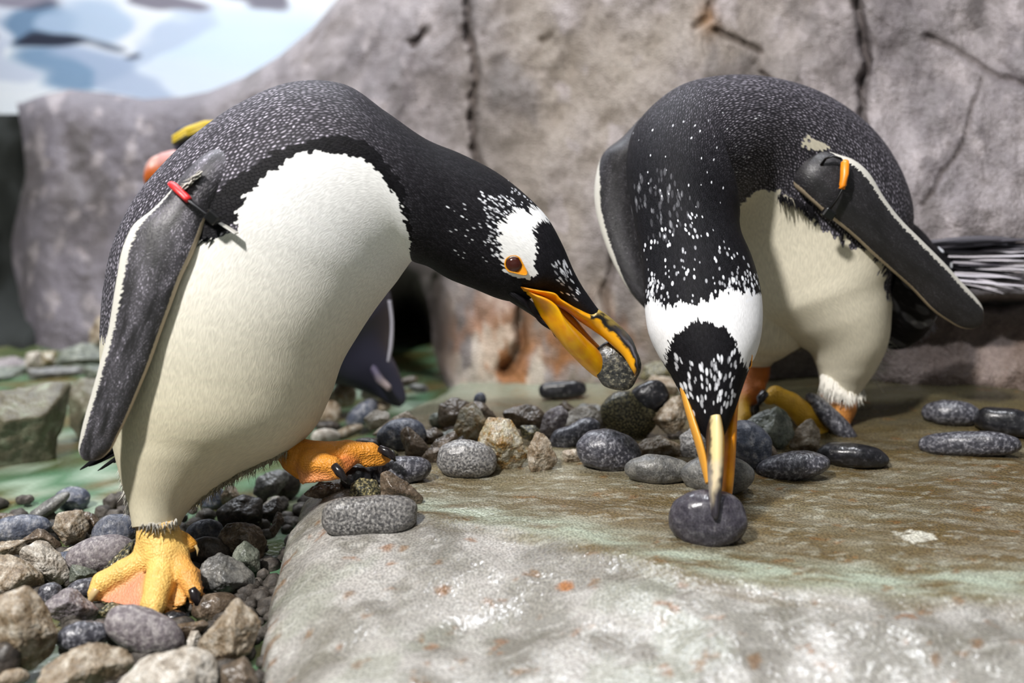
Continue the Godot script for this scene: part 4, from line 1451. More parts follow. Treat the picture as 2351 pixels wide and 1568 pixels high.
func tail_blade(parent: Node3D, a: Array, b: Array, w_px: float, material: Material):
	var p := []
	var r := []
	for k in 7:
		var t := k / 6.0
		var q := P(lerpf(a[0], b[0], t), lerpf(a[1], b[1], t) + 10 * sin(t * PI) * (b[3] if b.size() > 3 else 0.0), lerpf(a[2], b[2], t))
		p.append(q - parent.position)
		r.append(w_px * q.distance_to(eye) / FOC * (0.15 + 0.85 * smoothstep(0.0, 0.3, t) - 0.8 * pow(t, 5)))
	var v := PackedVector3Array()
	part("tail_feather", tube(p, r, 8, 0.3), material, parent)

# -------------------------------------------------------------------- the left bird
func left_penguin():
	var root := thing("penguin", "black and white penguin on the left, seen sideways with a pebble in its bill", "penguin", P(350, 1400, 0.71))
	var at := root.position
	var st := [
		[310, 1213, 408, 1206, 0.740, 0.0225], [302, 1168, 428, 1172, 0.744, 0.027], [288, 1115, 478, 1132, 0.752, 0.04], [277, 1060, 560, 1082, 0.762, 0.056], [266, 1005, 650, 1040, 0.77, 0.068],
		[254, 930, 716, 985, 0.775, 0.078], [248, 850, 757, 905, 0.778, 0.084], [248, 760, 783, 832, 0.778, 0.087], [255, 665, 818, 772, 0.778, 0.088], [275, 565, 855, 716, 0.778, 0.087],
		[318, 470, 886, 675, 0.778, 0.086], [380, 390, 908, 648, 0.776, 0.084], [460, 313, 924, 625, 0.773, 0.08], [560, 243, 934, 611, 0.77, 0.076], [675, 196, 940, 603, 0.768, 0.071],
		[795, 200, 945, 599, 0.766, 0.066], [890, 262, 955, 603, 0.764, 0.061], [978, 322, 985, 613, 0.762, 0.056], [1060, 356, 1030, 640, 0.76, 0.051], [1140, 397, 1088, 663, 0.758, 0.047],
		[1206, 448, 1145, 686, 0.756, 0.043], [1256, 500, 1190, 694, 0.755, 0.039], [1291, 562, 1212, 688, 0.754, 0.035], [1315, 618, 1240, 677, 0.753, 0.028], [1335, 655, 1276, 690, 0.753, 0.019],
		[1351, 679, 1312, 712, 0.753, 0.0165], [1368, 703, 1342, 732, 0.753, 0.0145], [1379, 716, 1360, 738, 0.752, 0.012], [1388, 728, 1374, 742, 0.752, 0.006],
	]
	var N := 28.0
	var body := loft(st, 324, 96, 3.0)
	var chin := loft([[1130, 615, 1122, 650, 0.757, 0.012], [1165, 640, 1156, 682, 0.757, 0.022], [1200, 672, 1196, 708, 0.756, 0.024], [1225, 696, 1238, 735, 0.755, 0.019], [1252, 726, 1268, 758, 0.753, 0.012], [1276, 764, 1286, 780, 0.753, 0.006], [1293, 790, 1296, 794, 0.753, 0.002]], 40, 40)
	for k in chin.uv.size(): chin.uv[k] = Vector2(0.8 + 0.14 * chin.uv[k].x, 0.69 + 0.06 * chin.uv[k].y)
	var belly := px_poly(body, [[945, 599], [941, 560], [936, 520], [921, 470], [890, 420], [850, 380], [800, 353], [740, 345], [690, 352], [640, 377], [600, 410], [565, 455], [535, 505]], 8 / N, 17.5 / N)
	belly.append_array(px_poly(body, [[545, 525], [500, 550], [452, 560], [420, 610], [350, 660], [290, 730], [264, 780]], 5 / N, 11 / N))
	belly.append_array([Vector2(0.0, 6.6 / N), Vector2(0, 0), Vector2(1, 0), Vector2(1, belly[0].y)])
	var face := px_poly(body, [[1147, 564], [1145, 524], [1152, 503], [1169, 486], [1196, 473], [1212, 486], [1241, 479], [1254, 487], [1266, 508], [1245, 507], [1232, 517], [1225, 535], [1232, 559], [1234, 582], [1226, 602], [1224, 613], [1233, 629], [1231, 635], [1214, 640], [1187, 639], [1165, 632], [1153, 617], [1150, 595]], 17 / N, 24 / N)
	var pit := px_poly(body, [[470, 470], [520, 425], [580, 378], [640, 348], [700, 322], [770, 310], [850, 335], [920, 425], [950, 560], [941, 560], [921, 470], [890, 420], [850, 380], [800, 353], [740, 345], [690, 352], [640, 377], [600, 410], [565, 455], [535, 505], [500, 550], [450, 560]], 7 / N, 17.5 / N)
	var white_spot := px_poly(body, [[392, 452], [410, 425], [432, 398], [466, 386], [440, 410], [428, 430], [405, 455]], 8 / N, 13 / N)
	var m := plumage(body, 1024, 1920, 92, 250, [belly, face, white_spot], [pit], [0.62, 0.1, 0.46, 0.63], [c8(216, 208, 182), c8(243, 243, 243), 0.12, 0.45], [  # cream low on the belly imitates light bounced off the algae floor
		[[[1100, 440], [1170, 450], [1190, 475], [1150, 500], [1145, 600], [1120, 560], [1120, 500]], 110, 11, 4, 18 / N, 22 / N],
		[[[1020, 470], [1180, 430], [1150, 620], [1050, 600]], 45, 10, 3.5, 17 / N, 22 / N],
		[[[1262, 600], [1300, 600], [1340, 690], [1290, 680]], 46, 15, 4.5, 21 / N, 25.5 / N],
		[[[1150, 395], [1250, 480], [1190, 470]], 16, 9, 3.5, 18 / N, 22 / N],
	], 3)
	part("body", loft_mesh(join([body, chin]), at), m, root)
	eye_at(root, 1180, 607, 0.7165, 21, deg_to_rad(-38))
	# bill
	var dark := lin(20, 18, 20)
	var ub := loft([[1195, 659, 1206, 668, 0.727, 0.004], [1236, 668, 1240, 679, 0.729, 0.009], [1264, 678, 1268, 695, 0.734, 0.014], [1296, 694, 1292, 708, 0.737, 0.015], [1325, 708, 1316, 725, 0.742, 0.0125], [1348, 718, 1344, 745, 0.747, 0.012], [1366, 709, 1364, 760, 0.749, 0.0115], [1388, 719, 1382, 773, 0.75, 0.011], [1424, 748, 1405, 793, 0.749, 0.01], [1450, 777, 1430, 817, 0.747, 0.0085], [1463, 808, 1446, 842, 0.745, 0.006], [1467, 834, 1455, 857, 0.744, 0.0035], [1463, 857, 1457, 866, 0.744, 0.001]], 96, 40)
	part("upper_bill", bill_mesh(ub, at, func(t, v, p):
		var n := noise_a.get_noise_3d(p.x * 90, p.y * 90, p.z * 90)
		var yel := lin(238, 168, 18)
		if v < 0.4: return yel.lerp(lin(226, 140, 16), 0.5 + n)
		var c := lin(24, 22, 26).lerp(lin(176, 150, 72), smoothstep(0.28, 0.1, t + 0.25 * n) * smoothstep(0.75, 0.5, v))
		c = c.lerp(lin(120, 116, 124), smoothstep(0.12, 0.0, absf(t - 0.3 + 0.1 * n)) * smoothstep(0.6, 0.8, v) * 0.7)
		c = c.lerp(yel, smoothstep(0.5, 0.62, t + 0.22 * n) * smoothstep(0.97, 0.85, v))
		return c.lerp(lin(190, 160, 130), smoothstep(0.95, 1.0, v))), M.bill, root)
	var lb := loft([[1210, 669, 1216, 677, 0.727, 0.005], [1230, 679, 1236, 696, 0.728, 0.01], [1250, 692, 1258, 722, 0.731, 0.013], [1272, 711, 1276, 760, 0.735, 0.014], [1304, 742, 1300, 797, 0.741, 0.013], [1337, 772, 1332, 832, 0.75, 0.011], [1366, 800, 1368, 864, 0.76, 0.0095], [1384, 822, 1390, 872, 0.766, 0.007], [1400, 846, 1404, 872, 0.768, 0.003]], 72, 40)
	part("lower_bill", bill_mesh(lb, at, func(t, v, p):
		var n := noise_a.get_noise_3d(p.x * 80, p.y * 80, p.z * 80)
		return lin(246, 182, 10).lerp(lin(232, 150, 14), clampf(0.3 + n + smoothstep(0.5, 0.0, v) * 0.5, 0, 1))), M.bill, root)
	var tg := loft([[1262, 690, 1262, 700, 0.755, 0.006], [1290, 706, 1284, 728, 0.757, 0.008], [1318, 728, 1306, 752, 0.76, 0.007], [1350, 766, 1338, 782, 0.762, 0.006], [1385, 803, 1375, 815, 0.764, 0.004], [1402, 822, 1398, 828, 0.765, 0.001]], 40, 24)
	part("tongue", loft_mesh(tg, at), M.tongue, root)
	# flipper
	var fl := loft([[560, 318, 700, 325, 0.78, 0.016], [500, 358, 648, 362, 0.742, 0.02], [440, 404, 582, 402, 0.72, 0.021], [394, 450, 522, 450, 0.706, 0.017], [348, 488, 476, 503, 0.697, 0.012], [306, 520, 458, 545, 0.692, 0.0105], [281, 575, 440, 588, 0.689, 0.01], [269, 638, 416, 638, 0.687, 0.0095], [259, 700, 393, 700, 0.686, 0.009], [248, 765, 369, 765, 0.687, 0.009], [231, 830, 345, 832, 0.688, 0.0085], [212, 900, 318, 898, 0.69, 0.008], [194, 962, 291, 960, 0.692, 0.007], [184, 1005, 272, 998, 0.694, 0.006], [181, 1035, 256, 1030, 0.695, 0.005], [192, 1055, 236, 1050, 0.696, 0.003], [206, 1059, 220, 1057, 0.696, 0.001]], 160, 48)
	part("flipper", loft_mesh(fl, at), flipper_plumage(true, 0.8, 17, 0.2), root)
	# tail tips behind the flipper
	for q in [[[300, 1000, 0.80], [184, 1078, 0.83]], [[300, 1020, 0.80], [205, 1070, 0.83]], [[300, 1030, 0.79], [225, 1080, 0.82]], [[300, 1035, 0.78], [262, 1062, 0.80]]]:
		tail_blade(root, q[0], q[1], 12, M.black_feather)
	# near foot
	var yel := lin(232, 190, 106)
	var ora := lin(230, 168, 86)
	var pink := lin(222, 146, 112)
	var b := [
		[356, 1180, 0.74, 42, 364, 1232, 0.732, 46, yel, 0.0004], [364, 1232, 0.732, 48, 376, 1272, 0.726, 46, yel, 0.0004], [330, 1262, 0.726, 22, 408, 1275, 0.726, 26, yel],
		[338, 1284, 0.725, 30, 286, 1312, 0.72, 27, yel, 0.0003], [286, 1312, 0.72, 27, 236, 1338, 0.716, 25, yel, 0.0004], [236, 1338, 0.716, 25, 219, 1362, 0.712, 18, yel],
		[376, 1284, 0.722, 34, 366, 1340, 0.708, 32, yel, 0.0003], [366, 1340, 0.708, 32, 352, 1388, 0.694, 27, yel, 0.0004], [352, 1388, 0.694, 27, 350, 1412, 0.688, 17, yel],
		[404, 1288, 0.724, 30, 430, 1322, 0.716, 24, ora, 0.0003], [430, 1322, 0.714, 24, 446, 1358, 0.706, 18, ora, 0.0004], [418, 1240, 0.738, 20, 436, 1252, 0.738, 17, lin(200, 140, 50)],
	]
	web(b, [300, 1308, 0.722, 232, 1378, 0.712], [350, 1330, 0.71, 330, 1402, 0.696], 4.0, pink, 10)
	web(b, [388, 1330, 0.718, 380, 1408, 0.7], [420, 1330, 0.714, 425, 1385, 0.706], 3.5, lin(218, 160, 84), 8)
	web(b, [440, 1330, 0.714, 440, 1385, 0.708], [456, 1310, 0.72, 470, 1378, 0.712], 4.5, lin(216, 150, 90), 6)
	part("foot", skin_mesh(b, 0.0017, at), M.skin, root)
	claw(root, [[222, 1352, 0.708, 9], [213, 1368, 0.707, 10], [205, 1383, 0.708, 6], [202, 1390, 0.709, 2]], M.pale_claw)
	claw(root, [[441, 1352, 0.703, 10], [449, 1368, 0.701, 13], [456, 1385, 0.702, 10], [461, 1398, 0.705, 3]], M.claw)
	claw(root, [[350, 1408, 0.683, 10], [347, 1422, 0.683, 10], [344, 1434, 0.685, 3]], M.pale_claw)
	claw(root, [[448, 1252, 0.735, 4], [454, 1262, 0.735, 3.5], [453, 1276, 0.736, 1]], M.pale_claw)
	# raised far foot
	var o2 := lin(216, 142, 46)
	var c2 := [
		[640, 1018, 0.79, 30, 690, 1048, 0.785, 40, o2], [690, 1048, 0.785, 40, 735, 1050, 0.782, 36, o2], [735, 1046, 0.782, 32, 800, 1036, 0.79, 25, o2, 0.0003], [800, 1036, 0.79, 25, 850, 1037, 0.795, 20, o2, 0.0003], [850, 1037, 0.795, 20, 888, 1052, 0.797, 11, o2],
		[715, 1060, 0.772, 30, 762, 1068, 0.766, 20, o2, 0.0003], [762, 1068, 0.766, 20, 776, 1088, 0.763, 13, o2], [700, 1070, 0.775, 22, 694, 1104, 0.768, 5, lin(218, 144, 84)], [672, 1060, 0.785, 26, 690, 1086, 0.782, 16, lin(206, 132, 40)],
	]
	web(c2, [700, 1080, 0.771, 694, 1106, 0.768], [756, 1076, 0.766, 764, 1098, 0.764], 5, lin(220, 142, 86), 7)
	web(c2, [776, 1062, 0.768, 790, 1084, 0.768], [800, 1048, 0.785, 820, 1056, 0.79], 5, lin(214, 128, 70), 6)
	web(c2, [820, 1050, 0.79, 840, 1068, 0.79], [860, 1050, 0.795, 880, 1064, 0.795], 5, o2, 5)
	part("foot", skin_mesh(c2, 0.0019, at), M.skin, root)
	claw(root, [[872, 1030, 0.788, 9], [888, 1038, 0.785, 11], [902, 1049, 0.786, 8], [907, 1058, 0.788, 3]], M.claw)
	claw(root, [[768, 1070, 0.756, 10], [780, 1085, 0.752, 11], [792, 1100, 0.753, 7], [797, 1110, 0.755, 2]], M.claw)
	# loose belly feathers
	fringe(root, "feather_fringe", [[308, 1196, 0.733], [325, 1202, 0.719], [360, 1204, 0.714], [392, 1200, 0.719], [406, 1194, 0.73]], 150, Vector2(0.05, 1), 0.3, 24, 1.1, M.white_feather, 41, "", Vector3(-0.3, 0.25, 0.9))
	fringe(root, "feather_fringe", [[440, 1160, 0.75], [500, 1118, 0.755], [560, 1082, 0.762], [610, 1056, 0.768], [660, 1032, 0.77]], 220, Vector2(-0.25, 1), 0.5, 26, 1.5, M.cream_feather, 42)
	fringe(root, "feather_fringe", [[300, 1170, 0.74], [288, 1120, 0.745], [278, 1065, 0.755]], 90, Vector2(-0.35, 1), 0.25, 26, 1.5, M.white_feather, 43)
	fringe(root, "feather_fringe", [[464, 548, 0.695], [500, 545, 0.696], [540, 520, 0.697]], 70, Vector2(-0.5, 0.7), 0.4, 34, 2.2, M.black_feather, 44)
	fringe(root, "feather_fringe", [[428, 428, 0.688], [450, 408, 0.69], [462, 396, 0.692]], 60, Vector2(-0.75, 0.5), 0.3, 30, 2.2, M.white_feather, 45)
	# its band
	var bd := thing("identification_band", "red sleeved black cable tie band round the left bird's flipper", "band", P(440, 465, 0.68))
	strap_tube(bd, "red_sleeve", [[393, 422, 0.69, 9], [398, 426, 0.687, 11], [414, 441, 0.684, 11.5], [429, 455, 0.683, 11.5], [434, 460, 0.683, 11]], 0.7, M.red_plastic)
	strap_tube(bd, "strap", [[430, 456, 0.683, 9], [450, 472, 0.683, 9], [470, 488, 0.684, 9], [484, 497, 0.685, 9], [500, 508, 0.69, 9]], 0.35, M.black_plastic)
	var bk := part("buckle", box_mesh(Vector3(0.0088, 0.0075, 0.006), 0.001), M.black_plastic, bd)
	bk.position = P(487, 499, 0.681) - bd.position
	bk.rotation = Vector3(0, 0, deg_to_rad(-42))
	strap_tube(bd, "strap_end", [[505, 512, 0.686, 8], [525, 524, 0.685, 10], [543, 536, 0.684, 10]], 0.2, M.clear_plastic)

# -------------------------------------------------------------------- the right bird
func right_penguin():
	var root := thing("penguin", "black and white penguin on the right, head bowed to the ledge in front", "penguin", P(1900, 960, 0.985))
	var at := root.position
	var st := [
		[1968, 915, 1884, 900, 0.965, 0.02], [1984, 880, 1884, 868, 0.963, 0.028], [2008, 840, 1878, 838, 0.96, 0.038], [2030, 780, 1862, 806, 0.958, 0.052], [2036, 715, 1810, 775, 0.96, 0.066], [2045, 645, 1745, 738, 0.965, 0.078],
		[2066, 555, 1715, 685, 0.967, 0.083, 0.02], [2062, 470, 1700, 620, 0.965, 0.085, 0.03], [2020, 380, 1690, 562, 0.96, 0.084, 0.04], [1950, 305, 1686, 516, 0.952, 0.082, 0.05], [1858, 250, 1683, 488, 0.94, 0.08, 0.05],
		[1755, 221, 1672, 482, 0.925, 0.078, 0.05], [1645, 207, 1655, 490, 0.905, 0.076, 0.04], [1535, 225, 1648, 505, 0.885, 0.072, 0.03], [1468, 275, 1672, 500, 0.865, 0.066, 0.0], [1445, 350, 1686, 512, 0.845, 0.06],
		[1447, 430, 1690, 532, 0.825, 0.053], [1460, 510, 1700, 560, 0.807, 0.048], [1473, 580, 1722, 602, 0.79, 0.045], [1479, 645, 1739, 655, 0.775, 0.044], [1481, 700, 1747, 708, 0.763, 0.043],
		[1490, 760, 1746, 764, 0.752, 0.042], [1512, 808, 1735, 812, 0.743, 0.039], [1540, 852, 1716, 856, 0.734, 0.034], [1561, 895, 1701, 898, 0.726, 0.028], [1578, 935, 1689, 936, 0.719, 0.022], [1594, 970, 1676, 970, 0.713, 0.016], [1615, 1000, 1663, 1000, 0.708, 0.009], [1630, 1022, 1652, 1022, 0.705, 0.003],
	]
	# the outline sides change over at the shoulder: keep the back as the first side all along
	var N := 28.0
	var body := loft(st, 336, 96, 1.2)
	var rump := loft([[1985, 470, 1975, 740, 0.975, 0.07], [2060, 500, 2040, 800, 0.985, 0.055], [2105, 545, 2080, 790, 1.0, 0.045], [2140, 560, 2120, 745, 1.01, 0.032], [2180, 565, 2165, 690, 1.02, 0.02], [2240, 575, 2235, 660, 1.03, 0.008]], 40, 40)
	for k in rump.uv.size(): rump.uv[k] = Vector2(0.02 + 0.33 * rump.uv[k].x, 0.6 + 0.07 * rump.uv[k].y)
	var thigh := loft([[1850, 700, 1690, 690, 0.985, 0.05], [1845, 770, 1690, 770, 0.995, 0.042], [1815, 800, 1697, 805, 1.0, 0.03], [1782, 822, 1705, 825, 1.003, 0.024], [1768, 838, 1712, 840, 1.004, 0.018]], 40, 40)
	for k in thigh.uv.size(): thigh.uv[k] = Vector2(0.6 + 0.3 * thigh.uv[k].x, 0.02 + 0.1 * thigh.uv[k].y)
	var belly := px_poly(body, [[1688, 500], [1700, 470], [1738, 436], [1790, 444], [1835, 476], [1880, 520], [1960, 570], [2030, 640], [2036, 690]], 3 / N, 13 / N)
	belly.append_array([Vector2(0.0, 4.3 / N), Vector2(0, 0), Vector2(1, 0), Vector2(1, belly[0].y)])
	var crown := px_poly(body, [[1477, 700], [1500, 688], [1530, 706], [1560, 692], [1600, 694], [1640, 682], [1662, 664], [1700, 668], [1750, 676], [1750, 760], [1738, 812], [1716, 850], [1702, 826], [1690, 788], [1660, 754], [1620, 735], [1582, 740], [1552, 762], [1536, 800], [1532, 838], [1505, 806], [1484, 752]], 18 / N, 25 / N)
	var spot := px_poly(body, [[1848, 346], [1854, 320], [1872, 318], [1906, 344], [1896, 352], [1880, 353]], 6 / N, 12 / N)
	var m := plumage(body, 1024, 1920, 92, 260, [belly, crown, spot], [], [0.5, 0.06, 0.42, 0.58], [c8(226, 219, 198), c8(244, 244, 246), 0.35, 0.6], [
		[[[1480, 560], [1600, 480], [1720, 600], [1745, 690], [1480, 700]], 130, 11, 6, 16 / N, 21 / N],
		[[[1480, 640], [1520, 640], [1520, 700], [1480, 700]], 40, 12, 6, 18 / N, 21 / N], [[[1660, 640], [1742, 620], [1748, 690], [1665, 670]], 60, 13, 6, 18 / N, 21 / N],
		[[[1450, 300], [1760, 230], [1690, 480], [1500, 480]], 45, 7, 4, 11 / N, 17 / N],
		[[[1450, 400], [1520, 380], [1600, 470], [1560, 540], [1490, 560], [1465, 500]], 80, 20, 7, 14 / N, 19 / N, 0.3],
		[[[1535, 800], [1600, 840], [1690, 800], [1700, 860], [1680, 950], [1590, 950], [1560, 880]], 95, 20, 7, 22 / N, 26.5 / N],
	], 8)
	part("body", loft_mesh(join([body, rump, thigh]), at), m, root)
	eye_at(root, 1714, 834, 0.722, 13, deg_to_rad(60))
	# bill
	var ub := loft([[1628, 956, 1652, 956, 0.702, 0.0105], [1625, 970, 1656, 970, 0.701, 0.0115], [1622, 1005, 1661, 1005, 0.699, 0.0125], [1623, 1050, 1661, 1050, 0.695, 0.012], [1626, 1095, 1659, 1095, 0.69, 0.01], [1629, 1140, 1655, 1140, 0.685, 0.0075], [1634, 1180, 1650, 1182, 0.679, 0.004], [1638, 1192, 1647, 1194, 0.678, 0.001]], 80, 40)
	part("upper_bill", bill_mesh(ub, at, func(t, v, p):
		var n := noise_a.get_noise_3d(p.x * 90, p.y * 90, p.z * 90)
		var c := lin(228, 206, 150)
		c = c.lerp(lin(60, 48, 40), smoothstep(0.2, 0.06, t + 0.12 * n))
		c = c.lerp(lin(236, 170, 40), smoothstep(0.72, 0.86, t + 0.12 * n) * 0.8)
		c = c.lerp(lin(200, 190, 178), smoothstep(0.4, 0.55, v + 0.1 * n) * 0.5)
		return c.lerp(lin(52, 48, 54), smoothstep(0.55, 0.74, v + 0.1 * n + 0.3 * (t - 0.5)))), M.bill, root)
	var lb := loft([[1680, 880, 1702, 876, 0.733, 0.008], [1672, 945, 1693, 942, 0.727, 0.01], [1662, 1010, 1690, 1006, 0.721, 0.011], [1657, 1080, 1686, 1078, 0.715, 0.01], [1657, 1122, 1682, 1122, 0.71, 0.008], [1660, 1142, 1679, 1144, 0.707, 0.003]], 60, 36)
	part("lower_bill", bill_mesh(lb, at, func(t, v, p): return lin(232, 152, 16).lerp(lin(206, 120, 14), clampf(0.4 + noise_a.get_noise_3d(p.x * 60, p.y * 60, p.z * 60), 0, 1))), M.bill, root)
	var gp := loft([[1558, 880, 1570, 878, 0.727, 0.005], [1570, 930, 1586, 926, 0.72, 0.007], [1583, 975, 1600, 972, 0.713, 0.008], [1597, 1020, 1614, 1018, 0.707, 0.0085], [1609, 1065, 1625, 1065, 0.702, 0.007], [1620, 1110, 1632, 1110, 0.697, 0.004]], 60, 30)
	part("gape", bill_mesh(gp, at, func(t, v, p): return lin(226, 160, 60)), M.bill, root)
	# flippers
	var fl := loft([[1820, 318, 1730, 380, 0.95, 0.02], [1872, 345, 1778, 404, 0.905, 0.02], [1914, 356, 1826, 431, 0.875, 0.016], [1956, 366, 1862, 462, 0.868, 0.013], [1994, 397, 1905, 499, 0.868, 0.0115], [2030, 455, 1954, 538, 0.872, 0.0105], [2068, 504, 2003, 583, 0.878, 0.0098], [2117, 553, 2045, 620, 0.885, 0.0095], [2166, 602, 2092, 662, 0.893, 0.009], [2206, 646, 2138, 710, 0.901, 0.008], [2236, 678, 2178, 738, 0.907, 0.0065], [2254, 703, 2205, 752, 0.911, 0.005], [2258, 725, 2230, 755, 0.914, 0.003], [2257, 740, 2246, 750, 0.915, 0.001]], 160, 48)
	part("flipper", loft_mesh(fl, at), flipper_plumage(true, 0.2, 29, 0.17), root)
	var fr := loft([[1470, 270, 1520, 300, 0.91, 0.03], [1428, 315, 1500, 350, 0.915, 0.03], [1385, 352, 1490, 395, 0.918, 0.027], [1367, 410, 1485, 440, 0.918, 0.022], [1366, 470, 1485, 500, 0.915, 0.017], [1380, 530, 1490, 560, 0.91, 0.013], [1402, 590, 1495, 620, 0.905, 0.011], [1428, 640, 1500, 670, 0.9, 0.009], [1456, 680, 1500, 700, 0.896, 0.006], [1484, 712, 1500, 714, 0.894, 0.002]], 120, 48)
	part("flipper", loft_mesh(fr, at), flipper_plumage(true, 0.3, 53, 0.1, 0.24, 0.86), root)
	# tail
	var r := RandomNumberGenerator.new()
	r.seed = 77
	for k in 90:
		var t := k / 89.0
		var white := t > 0.25 and r.randf() < 0.6
		tail_blade(root, [2070 + r.randf_range(0, 50), lerpf(560, 640, t) + r.randf_range(-6, 6), 1.0 + r.randf_range(-0.012, 0.012)], [2400 + r.randf_range(-70, 60) - 90 * absf(t - 0.45), lerpf(548, 672, t) + r.randf_range(-10, 10), 1.0 + r.randf_range(-0.012, 0.012), r.randf_range(-1, 0.3)], 5.5, M.grey_feather if white else (M.dark_feather if k % 3 == 0 else M.black_feather))
	# feet
	var tan1 := lin(196, 128, 62)
	var yel := lin(206, 158, 40)
	var b := [[1926, 890, 0.968, 42, 1924, 935, 0.966, 40, tan1, 0.0003], [1924, 935, 0.966, 40, 1915, 968, 0.962, 34, tan1], [1900, 962, 0.955, 28, 1850, 955, 0.945, 28, yel, 0.0003], [1850, 955, 0.945, 28, 1815, 925, 0.942, 24, yel, 0.0004], [1815, 925, 0.942, 24, 1780, 905, 0.942, 19, yel, 0.0004], [1780, 905, 0.942, 19, 1766, 915, 0.941, 15, yel],
		[1910, 970, 0.96, 26, 1880, 1005, 0.945, 20, yel], [1920, 972, 0.96, 26, 1945, 1000, 0.955, 18, tan1]]
	part("foot", skin_mesh(b, 0.0021, at), M.skin, root)
	claw(root, [[1756, 902, 0.932, 11], [1746, 916, 0.929, 11], [1737, 938, 0.93, 8], [1733, 956, 0.933, 2]], M.claw)
	var dk := lin(186, 104, 34)
	var c := [[1742, 815, 1.004, 30, 1736, 860, 1.002, 29, dk], [1736, 860, 1.002, 29, 1722, 905, 0.998, 26, dk], [1722, 900, 0.998, 26, 1702, 925, 0.985, 18, dk, 0.0004], [1702, 925, 0.985, 18, 1706, 958, 0.97, 18, yel, 0.0004], [1706, 958, 0.97, 18, 1700, 972, 0.962, 12, yel], [1736, 880, 1.0, 18, 1745, 888, 0.99, 14, dk]]
	part("foot", skin_mesh(c, 0.0024, at), M.skin, root)
	# loose feathers
	fringe(root, "feather_fringe", [[1886, 862, 0.952], [1915, 872, 0.944], [1950, 880, 0.944], [1978, 872, 0.952]], 420, Vector2(0.02, 1), 0.2, 52, 2.0, M.white_feather, 61)
	fringe(root, "feather_fringe", [[2022, 760, 0.965], [2010, 820, 0.965], [1990, 865, 0.965]], 46, Vector2(1, 0.45), 0.3, 48, 1.1, M.white_feather, 63)
	fringe(root, "feather_fringe", [[2040, 770, 0.975], [2070, 775, 0.985], [2110, 755, 0.99], [2140, 730, 1.0]], 150, Vector2(0.35, 0.7), 0.5, 38, 2.0, M.grey_feather, 64)
	fringe(root, "feather_fringe", [[1760, 800, 0.985], [1800, 790, 0.985], [1845, 780, 0.985]], 90, Vector2(-0.1, 1), 0.3, 26, 1.5, M.cream_feather, 65)
	fringe(root, "feather_fringe", [[1785, 448, 0.878], [1825, 460, 0.875], [1865, 478, 0.87]], 110, Vector2(0.3, 0.8), 0.4, 30, 2.6, M.black_feather, 66)
	# its band
	var bd := thing("identification_band", "orange sleeved black cable tie band round the right bird's flipper", "band", P(1930, 430, 0.85))
	strap_tube(bd, "orange_sleeve", [[1940, 371, 0.851, 9], [1940, 378, 0.849, 9.8], [1939, 400, 0.846, 9.8], [1935, 425, 0.847, 9.8], [1933, 433, 0.848, 9]], 0.8, M.orange_plastic)
	strap_tube(bd, "strap", [[1886, 378, 0.857, 5], [1896, 364, 0.852, 6], [1912, 358, 0.85, 6], [1930, 364, 0.85, 6], [1939, 374, 0.85, 6], [1937, 410, 0.847, 6.5], [1932, 434, 0.848, 7.5], [1923, 454, 0.85, 7.5], [1909, 474, 0.853, 7.5], [1900, 486, 0.856, 7.5]], 0.45, M.black_plastic)
	var bk := part("buckle", box_mesh(Vector3(0.0105, 0.0085, 0.007), 0.0012), M.black_plastic, bd)
	bk.position = P(1902, 491, 0.848) - bd.position
	bk.rotation = Vector3(0.1, 0, deg_to_rad(-32))

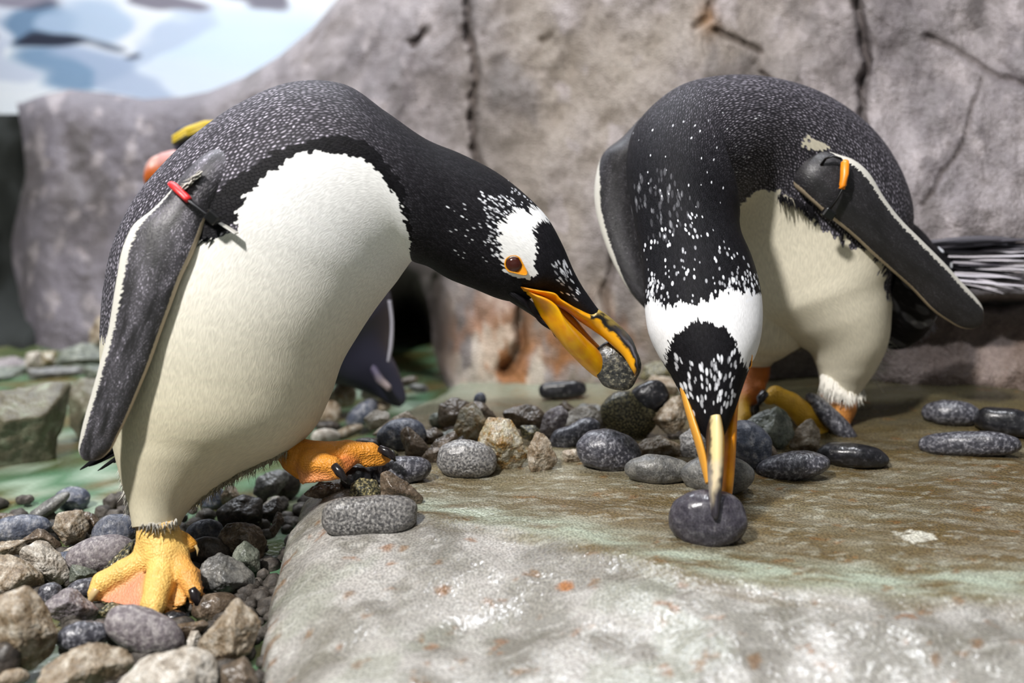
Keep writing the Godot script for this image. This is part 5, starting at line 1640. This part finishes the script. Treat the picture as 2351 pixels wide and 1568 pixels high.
# -------------------------------------------------------------------- the third bird, out of focus behind the left one
func crested_penguin():
	var root := thing("penguin", "blurred crested penguin behind the left bird, with a yellow crest and an orange bill", "penguin", P(850, 900, 1.16))
	var at := root.position
	var body := loft([[405, 350, 420, 400, 1.2, 0.012], [410, 300, 440, 420, 1.2, 0.035], [460, 285, 470, 440, 1.2, 0.045], [520, 300, 500, 480, 1.2, 0.05], [590, 340, 500, 560, 1.19, 0.06], [690, 420, 520, 680, 1.18, 0.075], [790, 520, 580, 780, 1.17, 0.08], [870, 610, 660, 850, 1.165, 0.08], [898, 700, 740, 880, 1.16, 0.065], [890, 790, 790, 885, 1.155, 0.04], [915, 850, 850, 905, 1.155, 0.02], [932, 905, 898, 930, 1.155, 0.008], [930, 925, 918, 935, 1.155, 0.002]], 140, 48)
	var bm := mat(c8(36, 36, 54), 0.55)
	bm.heightmap_enabled = false
	part("body", loft_mesh(body, at), bm, root)
	var bill := loft([[372, 352, 384, 420, 1.18, 0.008], [350, 362, 352, 420, 1.18, 0.012], [336, 380, 336, 424, 1.18, 0.009], [330, 405, 334, 426, 1.18, 0.003]].map(func(q): return q), 30, 24)
	part("bill", bill_mesh(bill, at, func(t, v, p): return lin(196, 150, 140).lerp(lin(190, 96, 40), smoothstep(0.25, 0.6, t))), M.bill, root)
	var bill2 := loft([[430, 345, 430, 395, 1.175, 0.014], [400, 345, 400, 408, 1.175, 0.014], [368, 352, 380, 422, 1.178, 0.01]], 20, 24)
	part("bill_base", bill_mesh(bill2, at, func(t, v, p): return lin(200, 150, 146).lerp(lin(186, 92, 40), smoothstep(0.3, 0.6, t))), M.bill, root)
	for k in 9:
		var v := []
		var t := k / 8.0
		v = [[398, 330 - 14 * t, 1.152, 5], [430, 312 - 14 * t, 1.15, 7], [470, 300 - 16 * t, 1.152, 7], [520, 296 - 16 * t, 1.16, 4]]
		var p := []
		var r := []
		for q in v:
			p.append(P(q[0], q[1], q[2]) - at)
			r.append(q[3] * q[2] / FOC)
		part("crest_feather", tube(p, r, 8), M.crest if k % 3 else M.crest_dark, root)
	var fl := loft([[890, 690, 898, 690, 1.10, 0.003], [896, 740, 904, 740, 1.10, 0.003], [893, 790, 902, 795, 1.10, 0.003], [888, 830, 894, 832, 1.10, 0.002]], 30, 20)
	part("flipper", loft_mesh(fl, at), M.flipper_edge, root)
	var foot := [[872, 872, 1.12, 9, 892, 890, 1.115, 9, lin(120, 108, 108)], [846, 826, 1.13, 9, 872, 872, 1.12, 10, lin(60, 54, 76)]]
	part("foot", skin_mesh(foot, 0.003, at), M.skin, root)
